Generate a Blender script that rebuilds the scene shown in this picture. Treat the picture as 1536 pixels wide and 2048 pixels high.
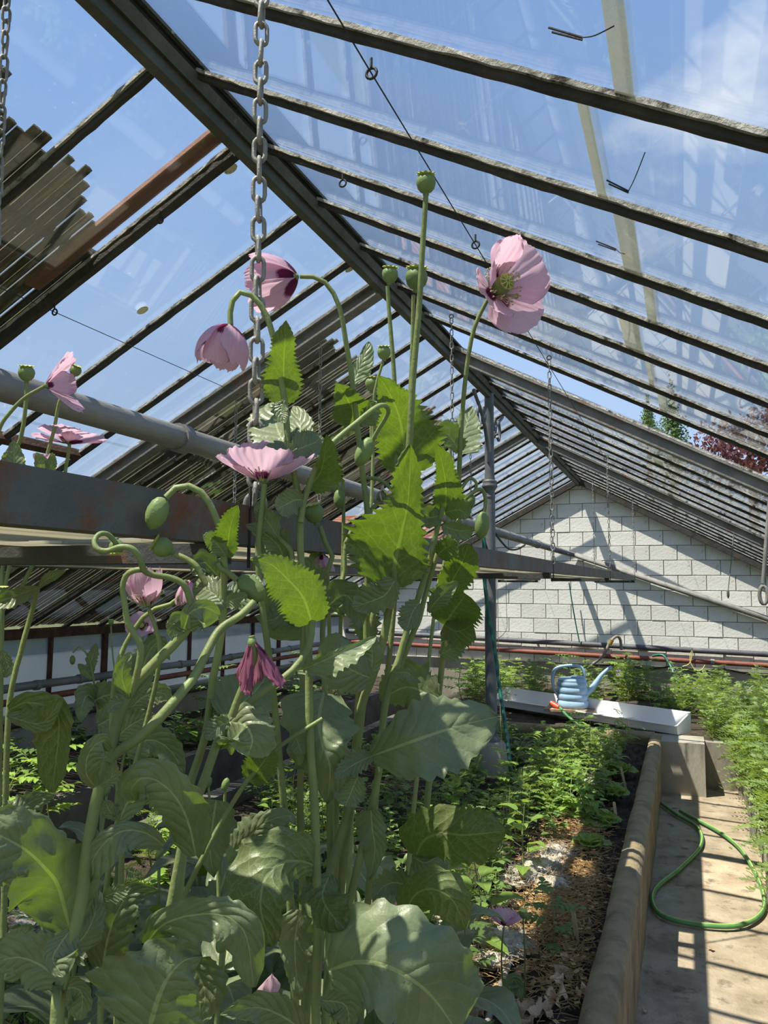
import bpy, math, random
from mathutils import Vector, Matrix, noise

random.seed(11)
SC = bpy.context.scene
COL = SC.collection
for _o in list(bpy.data.objects):
    bpy.data.objects.remove(_o, do_unlink=True)

# ------------------------------------------------------------------ camera
F = 1540.0                                  # focal length in pixels of the 1536 x 2048 frame
YAW, PITCH, ROLL = math.radians(21.353), math.radians(5.739), math.radians(0.4)
CAM = Vector((0.0, 0.0, 1.6))
FW = Vector((-math.sin(YAW) * math.cos(PITCH), math.cos(YAW) * math.cos(PITCH), math.sin(PITCH)))
_r = Vector((math.cos(YAW), math.sin(YAW), 0.0))
_u = _r.cross(FW)
RT = _r * math.cos(ROLL) + _u * math.sin(ROLL)
UP = -_r * math.sin(ROLL) + _u * math.cos(ROLL)
cam_data = bpy.data.cameras.new('camera')
cam_data.sensor_fit = 'HORIZONTAL'
cam_data.sensor_width = 36.0
cam_data.lens = 36.0 * F / 1536.0
cam_data.clip_start = 0.02
cam_data.clip_end = 500.0
cam = bpy.data.objects.new('camera', cam_data)
COL.objects.link(cam)
_m = Matrix((RT, UP, -FW)).transposed().to_4x4()
_m.translation = CAM
cam.matrix_world = _m
SC.camera = cam

# ------------------------------------------------------------------ sky
world = bpy.data.worlds.new('sky')
SC.world = world
world.use_nodes = True
wt = world.node_tree
wt.nodes.clear()
def _wn(t, **k):
    n = wt.nodes.new(t)
    for a, b in k.items():
        setattr(n, a, b)
    return n
_out = _wn('ShaderNodeOutputWorld')
_bg = _wn('ShaderNodeBackground')
_tc = _wn('ShaderNodeTexCoord')
_sep = _wn('ShaderNodeSeparateXYZ')
wt.links.new(_tc.outputs['Generated'], _sep.inputs[0])
_ramp = _wn('ShaderNodeValToRGB')
_ramp.color_ramp.elements[0].position = 0.0
_ramp.color_ramp.elements[0].color = (0.56, 0.73, 0.97, 1)
_ramp.color_ramp.elements[1].position = 0.75
_ramp.color_ramp.elements[1].color = (0.22, 0.42, 0.86, 1)
wt.links.new(_sep.outputs['Z'], _ramp.inputs[0])
_map = _wn('ShaderNodeMapping')
_map.inputs['Scale'].default_value = (1.0, 1.0, 1.6)
_map.inputs['Location'].default_value = (14.76, 0.4436, 1.2115)
wt.links.new(_tc.outputs['Generated'], _map.inputs[0])
_nz = _wn('ShaderNodeTexNoise')
_nz.inputs['Scale'].default_value = 1.8
_nz.inputs['Detail'].default_value = 9.0
_nz.inputs['Roughness'].default_value = 0.55
wt.links.new(_map.outputs[0], _nz.inputs['Vector'])
_cr = _wn('ShaderNodeValToRGB')
_cr.color_ramp.elements[0].position = 0.585
_cr.color_ramp.elements[0].color = (0, 0, 0, 1)
_cr.color_ramp.elements[1].position = 0.74
_cr.color_ramp.elements[1].color = (1, 1, 1, 1)
wt.links.new(_nz.outputs[0], _cr.inputs[0])
_mix = _wn('ShaderNodeMixRGB')
_mix.inputs[2].default_value = (1.25, 1.28, 1.32, 1)
wt.links.new(_cr.outputs[0], _mix.inputs[0])
wt.links.new(_ramp.outputs[0], _mix.inputs[1])
wt.links.new(_mix.outputs[0], _bg.inputs[0])
_bg.inputs[1].default_value = 0.88
wt.links.new(_bg.outputs[0], _out.inputs[0])

# ------------------------------------------------------------------ sun
SUN_DIR = Vector((0.34, 0.30, -1.0)).normalized()
_sl = bpy.data.lights.new('sun', 'SUN')
_sl.energy = 9.5
_sl.angle = math.radians(0.55)
_sl.color = (1.0, 0.93, 0.80)
sun = bpy.data.objects.new('sun', _sl)
sun.rotation_euler = SUN_DIR.to_track_quat('-Z', 'Y').to_euler()
sun.location = (-3, -3, 9)
COL.objects.link(sun)

# ------------------------------------------------------------------ exposure
SC.view_settings.view_transform = 'Standard'
SC.view_settings.look = 'None'
SC.view_settings.exposure = 0.2
SC.view_settings.gamma = 1.0
SC.view_settings.use_curve_mapping = False
try:
    SC.cycles.transparent_max_bounces = 32
    SC.cycles.max_bounces = 8
except Exception:
    pass

# ------------------------------------------------------------------ pixel rays of this frame -> places in the greenhouse
def ray(x, y):
    return FW + RT * ((x - 768.0) / F) + UP * ((1024.0 - y) / F)
def at(x, y, d):
    return CAM + ray(x, y) * d
def atX(x, y, X):
    r = ray(x, y); return CAM + r * (X / r.x)
def atY(x, y, Y):
    r = ray(x, y); return CAM + r * (Y / r.y)
def atZ(x, y, Z):
    r = ray(x, y); return CAM + r * ((Z - CAM.z) / r.z)

# ------------------------------------------------------------------ materials
MATS = {}
def _nt(name):
    m = bpy.data.materials.new(name)
    m.use_nodes = True
    m.node_tree.nodes.clear()
    MATS[name] = m
    return m, m.node_tree
def _n(t, kind, **inp):
    n = t.nodes.new(kind)
    for k, v in inp.items():
        n.inputs[k.replace('_', ' ')].default_value = v
    return n
def rgb(c):
    return (c[0], c[1], c[2], 1.0)
def ramp(t, fac, stops):
    r = t.nodes.new('ShaderNodeValToRGB')
    e = r.color_ramp.elements
    while len(e) < len(stops):
        e.new(0.5)
    for i, (p, c) in enumerate(stops):
        e[i].position = p
        e[i].color = rgb(c) if len(c) == 3 else c
    t.links.new(fac, r.inputs[0])
    return r.outputs[0]
def mixc(t, fac, a, b, mode='MIX'):
    n = t.nodes.new('ShaderNodeMixRGB')
    n.blend_type = mode
    for i, v in ((0, fac), (1, a), (2, b)):
        if isinstance(v, (int, float)):
            n.inputs[i].default_value = v
        elif isinstance(v, tuple):
            n.inputs[i].default_value = rgb(v)
        else:
            t.links.new(v, n.inputs[i])
    return n.outputs[0]
def math_(t, op, a, b=None, c=None):
    n = t.nodes.new('ShaderNodeMath')
    n.operation = op
    for i, v in enumerate((a, b, c)):
        if v is None:
            continue
        if isinstance(v, (int, float)):
            n.inputs[i].default_value = v
        else:
            t.links.new(v, n.inputs[i])
    return n.outputs[0]
def noise_(t, scale, detail=4.0, rough=0.6, vec=None, stretch=None, coord='Object'):
    n = _n(t, 'ShaderNodeTexNoise', Scale=scale, Detail=detail, Roughness=rough)
    if vec is None:
        tc = t.nodes.new('ShaderNodeTexCoord')
        vec = tc.outputs[coord]
    if stretch:
        mp = t.nodes.new('ShaderNodeMapping')
        mp.inputs['Scale'].default_value = stretch
        t.links.new(vec, mp.inputs[0])
        vec = mp.outputs[0]
    t.links.new(vec, n.inputs['Vector'])
    return n.outputs[0]
def surf(name, stops, scale=6.0, rough=0.8, bump=0.2, bscale=None, metal=0.0, detail=6.0, stretch=None, spot=None, rnd=0.0, spec=0.3, coord='Object'):
    """noise-coloured surface: stops = colours over a noise; spot = (colour, scale, lo, hi) rust / moss / stains; rnd = per-object shift of brightness"""
    m, t = _nt(name)
    out = t.nodes.new('ShaderNodeOutputMaterial')
    b = _n(t, 'ShaderNodeBsdfPrincipled', Roughness=rough, Metallic=metal)
    b.inputs['Specular IOR Level'].default_value = spec
    k = len(stops) - 1
    n1 = noise_(t, scale, detail, 0.6, stretch=stretch, coord=coord)
    c = ramp(t, n1, [(0.30 + 0.4 * i / max(k, 1), s) for i, s in enumerate(stops)])
    if spot:
        n2 = noise_(t, spot[1], 7.0, 0.65, stretch=stretch, coord=coord)
        f = ramp(t, n2, [(spot[2], (0, 0, 0)), (spot[3], (1, 1, 1))])
        c = mixc(t, f, c, spot[0])
    if rnd:
        oi = t.nodes.new('ShaderNodeObjectInfo')
        v = math_(t, 'MULTIPLY_ADD', oi.outputs['Random'], 2 * rnd, 1.0 - rnd)
        c = mixc(t, 1.0, c, v, 'MULTIPLY')
    t.links.new(c, b.inputs['Base Color'])
    if bump:
        n3 = noise_(t, bscale or scale * 4, 6.0, 0.65, stretch=stretch, coord=coord)
        bp = _n(t, 'ShaderNodeBump', Strength=bump, Distance=0.02)
        t.links.new(n3, bp.inputs['Height'])
        t.links.new(bp.outputs[0], b.inputs['Normal'])
    t.links.new(b.outputs[0], out.inputs[0])
    return m

surf('concrete', [(.22, .17, .112), (.345, .28, .195), (.43, .36, .26)], 5.0, .94, .6, 45, spot=((.14, .11, .075), 9.0, .54, .68), detail=12)
surf('concrete_wall', [(.20, .18, .145), (.31, .285, .23), (.38, .35, .285)], 2.5, .93, .3, 25, spot=((.10, .095, .08), 4.0, .55, .78), stretch=(1, 1, .35), detail=8)
surf('rim_concrete', [(.16, .12, .065), (.25, .195, .112), (.32, .26, .16)], 7.0, .93, .5, 45, spot=((.13, .105, .07), 9.0, .56, .72), detail=9)
surf('block', [(.62, .60, .55), (.70, .68, .63), (.76, .745, .70)], 5.0, .9, .25, 40, rnd=.07, spot=((.46, .44, .39), 12.0, .58, .74))
surf('mortar', [(.40, .37, .31), (.50, .47, .41)], 14.0, .95, .3, 60)
surf('dark_concrete', [(.06, .056, .048), (.10, .095, .08), (.15, .14, .12)], 3.0, .95, .3, 25, spot=((.04, .045, .03), 4.0, .55, .75))
surf('soil', [(.030, .022, .016), (.060, .045, .032), (.11, .085, .06)], 16.0, .97, .9, 70, detail=9)
surf('ground', [(.10, .12, .05), (.16, .18, .08)], 3.0, .95, .3)
surf('steel_bar', [(.028, .026, .021), (.048, .044, .037), (.07, .062, .05)], 9.0, .75, .5, 60, spot=((.12, .065, .035), 13.0, .58, .72), spec=.25)
surf('ridge_steel', [(.055, .055, .045), (.085, .085, .07), (.12, .12, .10)], 6.0, .75, .35, 40, spot=((.16, .16, .12), 11.0, .60, .72))
surf('putty', [(.26, .25, .22), (.42, .40, .36), (.55, .53, .48)], 22.0, .9, .8, 70, spot=((.05, .045, .03), 16.0, .54, .64), detail=8)
surf('truss_steel', [(.10, .10, .092), (.15, .148, .138), (.20, .195, .18)], 7.0, .65, .3, 50, spot=((.17, .09, .05), 10.0, .56, .70), spec=.4)
surf('shelf_steel', [(.065, .065, .06), (.10, .10, .095), (.14, .14, .13)], 6.0, .6, .3, 60, spot=((.15, .062, .028), 13.0, .50, .64), spec=.4, detail=8)
surf('rusty_angle', [(.035, .035, .036), (.055, .055, .055), (.075, .07, .065)], 6.0, .6, .25, 60, spot=((.16, .06, .03), 10.0, .56, .70))
surf('post_paint', [(.075, .08, .088), (.105, .112, .12), (.135, .142, .152)], 6.0, .5, .15, 50, spec=.4)
surf('pipe_grey', [(.13, .125, .115), (.19, .185, .17), (.26, .25, .23)], 5.0, .55, .25, 50, spot=((.26, .16, .09), 9.0, .60, .74), spec=.4, stretch=(2, .5, 2))
surf('pipe_red', [(.15, .050, .034), (.21, .070, .046), (.25, .09, .06)], 6.0, .6, .2, 50, spot=((.14, .06, .04), 14.0, .6, .74))
surf('pipe_dark', [(.05, .055, .06), (.085, .09, .10), (.12, .125, .135)], 5.0, .5, .15)
surf('galvanised', [(.17, .165, .15), (.25, .24, .22), (.34, .325, .30)], 40.0, .6, .3, 120, metal=.3, spot=((.20, .12, .07), 60.0, .62, .72), spec=.5)
surf('black_iron', [(.02, .02, .022), (.04, .04, .04)], 30.0, .6, .2)
surf('slat_wood', [(.05, .045, .028), (.10, .09, .062), (.19, .175, .14)], 5.0, .9, .5, 40, spot=((.07, .075, .018), 6.0, .50, .66), stretch=(.35, 3, .35), rnd=.35)
surf('mossy_slat', [(.022, .019, .010), (.050, .044, .022), (.10, .09, .055)], 6.0, .95, .5, 40, spot=((.13, .125, .022), 8.0, .54, .66), stretch=(.6, 3, .6), rnd=.4)
surf('red_reflection', [(.22, .105, .070), (.30, .15, .105), (.34, .19, .14)], 5.0, .9, .3, 40, stretch=(.4, 3, .4))  # colour of the heavy bar's reflection, painted onto a strip
surf('sill_rust', [(.05, .028, .018), (.09, .045, .028), (.13, .065, .04)], 14.0, .85, .6, 60)
surf('white_plastic', [(.74, .74, .73), (.82, .82, .81)], 4.0, .45, .05, spec=.4)
surf('can_blue', [(.26, .42, .57), (.31, .47, .62), (.37, .53, .67)], 6.0, .45, .08, spec=.45)
surf('hose_green', [(.05, .15, .05), (.08, .22, .07), (.11, .27, .09)], 8.0, .45, .1, spec=.4)
surf('hose_stripe', [(.30, .40, .10), (.36, .46, .13)], 8.0, .45, 0)
surf('hose_teal', [(.008, .085, .065), (.012, .12, .09)], 8.0, .4, 0, spec=.5)
surf('hose_brown', [(.17, .15, .12), (.26, .23, .19)], 8.0, .6, .1)
surf('cable', [(.03, .032, .033), (.05, .05, .05)], 8.0, .6, 0)
surf('yellow_cord', [(.62, .50, .18), (.70, .58, .24)], 20.0, .7, 0)
surf('twine', [(.42, .36, .26), (.52, .46, .35)], 40.0, .9, .2)
surf('brass', [(.55, .40, .10), (.62, .46, .13)], 20.0, .35, 0, metal=.8)
surf('red_plastic', [(.55, .06, .025), (.62, .08, .035)], 10.0, .4, 0, spec=.5)
surf('board_wood', [(.20, .13, .08), (.32, .22, .14), (.42, .31, .21)], 9.0, .9, .4, 40, stretch=(3, .4, 3))
surf('stake_wood', [(.42, .31, .17), (.52, .40, .24)], 14.0, .85, .3, 60, stretch=(3, 3, .4), rnd=.15)
surf('grey_plank', [(.20, .19, .16), (.30, .285, .245), (.37, .35, .31)], 8.0, .92, .4, 50, stretch=(3, .4, .6))
surf('wool', [(.48, .38, .27), (.66, .58, .46), (.78, .72, .62)], 14.0, .98, 1.0, 60, detail=10, rnd=.12)
surf('straw', [(.40, .26, .11), (.56, .39, .19)], 20.0, .9, .2, rnd=.1)
surf('dead_leaf', [(.30, .19, .11), (.46, .32, .20), (.58, .44, .31)], 14.0, .9, .5, rnd=.3)
surf('roof_tile', [(.36, .13, .07), (.46, .18, .10)], 8.0, .85, .3)
surf('render_wall', [(.60, .58, .52), (.66, .64, .58)], 3.0, .9, .1)
surf('bark', [(.06, .045, .03), (.12, .09, .06)], 9.0, .95, .6)
surf('label_spot', [(.62, .60, .42), (.70, .68, .50)], 60.0, .8, 0, spot=((.40, .36, .16), 90.0, .55, .6))

def foliage_mat(name, front, back, trans, rough=.5, rnd=.2, vein=None, tfac=.35, sheen=0.35, vn=9.0, bump=.35, blotch=None):
    """leaf: UV u across (0.5 = midrib), v along; transmits light"""
    m, t = _nt(name)
    out = t.nodes.new('ShaderNodeOutputMaterial')
    uv = t.nodes.new('ShaderNodeUVMap')
    uv.uv_map = 'uv'
    sep = t.nodes.new('ShaderNodeSeparateXYZ')
    t.links.new(uv.outputs[0], sep.inputs[0])
    du = math_(t, 'ABSOLUTE', math_(t, 'SUBTRACT', sep.outputs[0], 0.5))
    n1 = noise_(t, 14.0, 5.0, 0.6)
    c = ramp(t, n1, [(.3, tuple(x * .78 for x in front)), (.7, tuple(x * 1.2 for x in front))])
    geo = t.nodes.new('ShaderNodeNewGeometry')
    height = None
    veinmask = None
    if vein:
        wob = math_(t, 'MULTIPLY', noise_(t, 4.0, 3.0, .6, vec=uv.outputs[0]), 0.10)
        ph = math_(t, 'ADD', math_(t, 'MULTIPLY_ADD', du, -0.55, sep.outputs[1]), wob)
        fr = math_(t, 'FRACT', math_(t, 'MULTIPLY', ph, vn))
        tri = math_(t, 'ABSOLUTE', math_(t, 'SUBTRACT', fr, 0.5))          # 0 at vein, .5 between
        wid = math_(t, 'MULTIPLY_ADD', du, -0.09, 0.055)
        side = math_(t, 'LESS_THAN', tri, wid)
        mid = math_(t, 'LESS_THAN', du, math_(t, 'MULTIPLY_ADD', sep.outputs[1], -0.020, 0.028))
        veinmask = math_(t, 'MAXIMUM', math_(t, 'MULTIPLY', side, math_(t, 'MULTIPLY_ADD', geo.outputs['Backfacing'], .26, .12)), math_(t, 'MULTIPLY', mid, .75))
        vo = _n(t, 'ShaderNodeTexVoronoi', Scale=1.0)
        vo.feature = 'DISTANCE_TO_EDGE'
        vm = t.nodes.new('ShaderNodeMapping')
        vm.inputs['Scale'].default_value = (11.0, 17.0, 1.0)
        t.links.new(uv.outputs[0], vm.inputs[0])
        t.links.new(vm.outputs[0], vo.inputs['Vector'])
        net = math_(t, 'LESS_THAN', vo.outputs['Distance'], .05)
        veinmask = math_(t, 'MAXIMUM', veinmask, math_(t, 'MULTIPLY', net, math_(t, 'MULTIPLY_ADD', geo.outputs['Backfacing'], .20, .05)))
        height = math_(t, 'ADD', math_(t, 'MULTIPLY', math_(t, 'SMOOTH_MIN', tri, 0.3, 0.2), 1.6), math_(t, 'MULTIPLY', noise_(t, 60.0, 4.0, .6), .5))
        c = mixc(t, veinmask, c, vein)
    else:
        height = noise_(t, 50.0, 4.0, .6)
        if vein is None:
            mid = math_(t, 'LESS_THAN', du, 0.03)
            c = mixc(t, math_(t, 'MULTIPLY', mid, .5), c, tuple(min(1, x * 1.7) for x in front))
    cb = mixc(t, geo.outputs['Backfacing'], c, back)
    if veinmask is not None:
        cb = mixc(t, math_(t, 'MULTIPLY', veinmask, .8), cb, vein)
    oi = t.nodes.new('ShaderNodeObjectInfo')
    v = math_(t, 'MULTIPLY_ADD', oi.outputs['Random'], 2 * rnd, 1.0 - rnd)
    cb = mixc(t, 1.0, cb, v, 'MULTIPLY')
    b = _n(t, 'ShaderNodeBsdfPrincipled', Roughness=rough)
    b.inputs['Specular IOR Level'].default_value = sheen
    t.links.new(cb, b.inputs['Base Color'])
    bp = _n(t, 'ShaderNodeBump', Strength=bump, Distance=0.006)
    t.links.new(height, bp.inputs['Height'])
    t.links.new(bp.outputs[0], b.inputs['Normal'])
    tr = t.nodes.new('ShaderNodeBsdfTranslucent')
    tcol = mixc(t, 1.0, ramp(t, n1, [(.3, tuple(x * .8 for x in trans)), (.7, trans)]), v, 'MULTIPLY')
    if veinmask is not None:
        tcol = mixc(t, math_(t, 'MULTIPLY', veinmask, .7), tcol, tuple(min(1.0, x * 1.9) for x in trans))
    t.links.new(tcol, tr.inputs[0])
    mx = t.nodes.new('ShaderNodeMixShader')
    mx.inputs[0].default_value = tfac
    t.links.new(b.outputs[0], mx.inputs[1])
    t.links.new(tr.outputs[0], mx.inputs[2])
    t.links.new(mx.outputs[0], out.inputs[0])
    return m

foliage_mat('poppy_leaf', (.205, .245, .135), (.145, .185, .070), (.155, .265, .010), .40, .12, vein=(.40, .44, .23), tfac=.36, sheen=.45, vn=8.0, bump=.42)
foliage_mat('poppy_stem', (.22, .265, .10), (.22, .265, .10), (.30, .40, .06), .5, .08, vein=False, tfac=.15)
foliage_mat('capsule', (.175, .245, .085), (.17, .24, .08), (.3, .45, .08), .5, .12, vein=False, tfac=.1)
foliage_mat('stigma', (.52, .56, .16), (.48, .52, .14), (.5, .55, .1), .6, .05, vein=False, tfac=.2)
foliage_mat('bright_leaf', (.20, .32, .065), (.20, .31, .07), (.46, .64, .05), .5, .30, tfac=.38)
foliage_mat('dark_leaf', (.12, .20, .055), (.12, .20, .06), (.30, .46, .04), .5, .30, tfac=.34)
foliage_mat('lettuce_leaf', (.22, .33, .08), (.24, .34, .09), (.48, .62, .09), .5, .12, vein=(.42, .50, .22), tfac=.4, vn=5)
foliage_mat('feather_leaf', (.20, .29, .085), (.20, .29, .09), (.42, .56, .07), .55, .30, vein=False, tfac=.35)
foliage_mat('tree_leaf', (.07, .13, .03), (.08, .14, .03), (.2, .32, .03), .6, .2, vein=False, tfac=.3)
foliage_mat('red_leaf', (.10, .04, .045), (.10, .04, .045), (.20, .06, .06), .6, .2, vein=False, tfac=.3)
foliage_mat('mauve_flower', (.55, .42, .68), (.55, .42, .68), (.6, .45, .7), .6, .1, vein=False, tfac=.3)
foliage_mat('yellow_flower', (.75, .52, .04), (.75, .52, .04), (.8, .55, .05), .6, .1, vein=False, tfac=.3)
foliage_mat('stamen', (.62, .55, .36), (.62, .55, .36), (.6, .5, .3), .7, .1, vein=False, tfac=.2)

def petal_mat(name, pale, deep, blotch, trans):
    m, t = _nt(name)
    out = t.nodes.new('ShaderNodeOutputMaterial')
    uv = t.nodes.new('ShaderNodeUVMap')
    uv.uv_map = 'uv'
    sep = t.nodes.new('ShaderNodeSeparateXYZ')
    t.links.new(uv.outputs[0], sep.inputs[0])
    st = noise_(t, 5.0, 5.0, .7, vec=uv.outputs[0], stretch=(16.0, .7, 1))
    c = ramp(t, st, [(.3, deep), (.62, pale)])
    n2 = noise_(t, 7.0, 3.0, .6, vec=uv.outputs[0])
    du = math_(t, 'ABSOLUTE', math_(t, 'SUBTRACT', sep.outputs[0], .5))
    e = math_(t, 'ADD', math_(t, 'MULTIPLY_ADD', n2, .16, sep.outputs[1]), math_(t, 'MULTIPLY', math_(t, 'MULTIPLY', du, du), 1.5))
    bl = ramp(t, e, [(.44, (1, 1, 1)), (.52, (0, 0, 0))])
    c = mixc(t, bl, c, blotch)
    b = _n(t, 'ShaderNodeBsdfPrincipled', Roughness=.55)
    b.inputs['Specular IOR Level'].default_value = .2
    t.links.new(c, b.inputs['Base Color'])
    bp = _n(t, 'ShaderNodeBump', Strength=.6, Distance=.004)
    t.links.new(st, bp.inputs['Height'])
    t.links.new(bp.outputs[0], b.inputs['Normal'])
    tr = t.nodes.new('ShaderNodeBsdfTranslucent')
    t.links.new(mixc(t, bl, trans, tuple(x * 1.4 for x in blotch)), tr.inputs[0])
    mx = t.nodes.new('ShaderNodeMixShader')
    mx.inputs[0].default_value = .42
    t.links.new(b.outputs[0], mx.inputs[1])
    t.links.new(tr.outputs[0], mx.inputs[2])
    t.links.new(mx.outputs[0], out.inputs[0])
petal_mat('petal', (.80, .55, .68), (.62, .36, .52), (.13, .015, .065), (.86, .58, .70))
petal_mat('petal_dark', (.42, .17, .27), (.28, .08, .16), (.10, .02, .05), (.5, .2, .3))

def glass_mat(name, clear, dirt_col, dlo, dhi, dmax, trans=.6, scale=3.0, stretch=(1, 1, 1), spec=.05):
    m, t = _nt(name)
    out = t.nodes.new('ShaderNodeOutputMaterial')
    tp = t.nodes.new('ShaderNodeBsdfTransparent')
    tp.inputs[0].default_value = rgb(clear)
    gl = t.nodes.new('ShaderNodeBsdfGlossy')
    gl.inputs['Roughness'].default_value = .02
    lw = t.nodes.new('ShaderNodeLayerWeight')
    lw.inputs[0].default_value = .5
    fr = math_(t, 'MULTIPLY_ADD', math_(t, 'POWER', lw.outputs['Facing'], 4.0), .85, spec)
    mx = t.nodes.new('ShaderNodeMixShader')
    t.links.new(fr, mx.inputs[0])
    t.links.new(tp.outputs[0], mx.inputs[1])
    t.links.new(gl.outputs[0], mx.inputs[2])
    df = t.nodes.new('ShaderNodeBsdfDiffuse')
    df.inputs[0].default_value = rgb(dirt_col)
    tl = t.nodes.new('ShaderNodeBsdfTranslucent')
    tl.inputs[0].default_value = rgb(dirt_col)
    md = t.nodes.new('ShaderNodeMixShader')
    md.inputs[0].default_value = trans
    t.links.new(df.outputs[0], md.inputs[1])
    t.links.new(tl.outputs[0], md.inputs[2])
    n1 = noise_(t, scale, 8.0, .65, stretch=stretch)
    n2 = noise_(t, scale * 14, 3.0, .6)
    specks = ramp(t, n2, [(.70, (0, 0, 0)), (.74, (1, 1, 1))])
    f = ramp(t, n1, [(.35, (dlo,) * 3), (.72, (dhi,) * 3)])
    f = math_(t, 'MINIMUM', math_(t, 'MULTIPLY_ADD', specks, .16, f), dmax)
    m2 = t.nodes.new('ShaderNodeMixShader')
    t.links.new(f, m2.inputs[0])
    t.links.new(mx.outputs[0], m2.inputs[1])
    t.links.new(md.outputs[0], m2.inputs[2])
    t.links.new(m2.outputs[0], out.inputs[0])
glass_mat('shelf_pane', (.5, .5, .45), (.66, .62, .50), .80, .96, .97, trans=.62, scale=4.0, stretch=(4, .4, 1), spec=.04)
glass_mat('roof_glass', (.95, .965, .97), (.50, .50, .46), .002, .028, .3, scale=2.2, stretch=(.5, 1.6, .5))
glass_mat('grimy_glass', (.80, .80, .74), (.42, .42, .34), .25, .75, .9, scale=9.0)
glass_mat('frosted_glass', (.50, .56, .64), (.30, .33, .37), .55, .85, .9, trans=.75, scale=2.0, stretch=(1, 1, .4))

# ------------------------------------------------------------------ mesh helpers
class MB:
    """collects faces; build() links them as ONE mesh object"""
    def __init__(s):
        s.v, s.f, s.uv = [], [], []
    def face(s, pts, uvs=None):
        i = len(s.v)
        s.v.extend(tuple(p) for p in pts)
        s.f.append(tuple(range(i, i + len(pts))))
        s.uv.extend(uvs or [(.5, .5)] * len(pts))
    def grid(s, rows, uvs=None, close=False):
        """rows: list of equally long point lists"""
        i0 = len(s.v)
        m = len(rows[0])
        for r in rows:
            s.v.extend(tuple(p) for p in r)
        for a in range(len(rows) - 1):
            for b in range(m if close else m - 1):
                q = (i0 + a * m + b, i0 + a * m + (b + 1) % m, i0 + (a + 1) * m + (b + 1) % m, i0 + (a + 1) * m + b)
                s.f.append(q)
                if uvs:
                    s.uv.extend((uvs[a][b], uvs[a][(b + 1) % m], uvs[a + 1][(b + 1) % m], uvs[a + 1][b]))
                else:
                    s.uv.extend([(.5, .5)] * 4)
    def fan(s, pts):
        c = Vector((0, 0, 0))
        for p in pts:
            c += Vector(p)
        c /= len(pts)
        i = len(s.v)
        s.v.extend(tuple(p) for p in pts)
        s.v.append(tuple(c))
        n = len(pts)
        for k in range(n):
            s.f.append((i + k, i + (k + 1) % n, i + n))
            s.uv.extend([(.5, .5)] * 3)
    def hexa(s, p):
        """8 corners: bottom ring 0-3, top ring 4-7"""
        i = len(s.v)
        s.v.extend(tuple(q) for q in p)
        for q in ((0, 3, 2, 1), (4, 5, 6, 7), (0, 1, 5, 4), (1, 2, 6, 5), (2, 3, 7, 6), (3, 0, 4, 7)):
            s.f.append(tuple(i + k for k in q))
            s.uv.extend([(.5, .5)] * 4)
    def box(s, a, b):
        x0, y0, z0 = a
        x1, y1, z1 = b
        s.hexa([(x0, y0, z0), (x1, y0, z0), (x1, y1, z0), (x0, y1, z0), (x0, y0, z1), (x1, y0, z1), (x1, y1, z1), (x0, y1, z1)])
    def tube(s, pts, rad, sides=8, cap=True):
        pts = [Vector(p) for p in pts]
        n = len(pts)
        if isinstance(rad, (int, float)):
            rad = [rad] * n
        ref = None
        rows = []
        for i in range(n):
            d = (pts[min(i + 1, n - 1)] - pts[max(i - 1, 0)])
            d = d.normalized() if d.length > 1e-9 else Vector((0, 0, 1))
            if ref is None:
                ref = Vector((1, 0, 0)) if abs(d.x) < .8 else Vector((0, 1, 0))
            a = (ref - d * ref.dot(d)).normalized()
            b = d.cross(a)
            ref = a
            rows.append([pts[i] + (a * math.cos(2 * math.pi * k / sides) + b * math.sin(2 * math.pi * k / sides)) * rad[i] for k in range(sides)])
        s.grid(rows, close=True)
        if cap:
            s.fan(rows[0][::-1])
            s.fan(rows[-1])
    def lathe(s, prof, o, ax, sides=16, xdir=None, mod=None):
        """prof: (radius, height) list along axis ax from o"""
        ax = Vector(ax).normalized()
        ref = Vector(xdir) if xdir is not None else (Vector((1, 0, 0)) if abs(ax.x) < .8 else Vector((0, 1, 0)))
        a = (ref - ax * ref.dot(ax)).normalized()
        b = ax.cross(a)
        o = Vector(o)
        rows = []
        for r, h in prof:
            rows.append([o + ax * h + (a * math.cos(2 * math.pi * k / sides) + b * math.sin(2 * math.pi * k / sides)) * r * (mod(k, sides) if mod else 1) for k in range(sides)])
        s.grid(rows, close=True)
        s.fan(rows[0][::-1])
        s.fan(rows[-1])
    def mesh(s, name, smooth=False):
        me = bpy.data.meshes.new(name)
        me.from_pydata(s.v, [], s.f)
        if smooth:
            me.polygons.foreach_set('use_smooth', [True] * len(me.polygons))
        u = me.uv_layers.new(name='uv')
        flat = []
        for q in s.uv:
            flat.extend(q)
        if len(flat) == 2 * len(me.loops):
            u.data.foreach_set('uv', flat)
        me.update()
        return me
    def build(s, name, mat, parent=None, smooth=False, origin=None):
        if origin is None:
            origin = parent_origin(parent)
        o3 = Vector(origin)
        if o3.length > 0:
            s.v = [(p[0] - o3.x, p[1] - o3.y, p[2] - o3.z) for p in s.v]
        me = s.mesh(name, smooth)
        me.materials.append(MATS[mat])
        o = bpy.data.objects.new(name, me)
        COL.objects.link(o)
        if parent is not None:
            o.parent = parent
            po = parent_origin(parent)
            o.location = o3 - po
            o['_o'] = tuple(o3)
        else:
            o.location = o3
            o['_o'] = tuple(o3)
        return o
def parent_origin(p):
    if p is None:
        return Vector((0, 0, 0))
    return Vector(p['_o']) if '_o' in p else Vector((0, 0, 0))
def tag(o, label=None, cat=None, group=None, kind=None):
    for k, v in (('label', label), ('category', cat), ('group', group), ('kind', kind)):
        if v:
            o[k] = v
    return o
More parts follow.
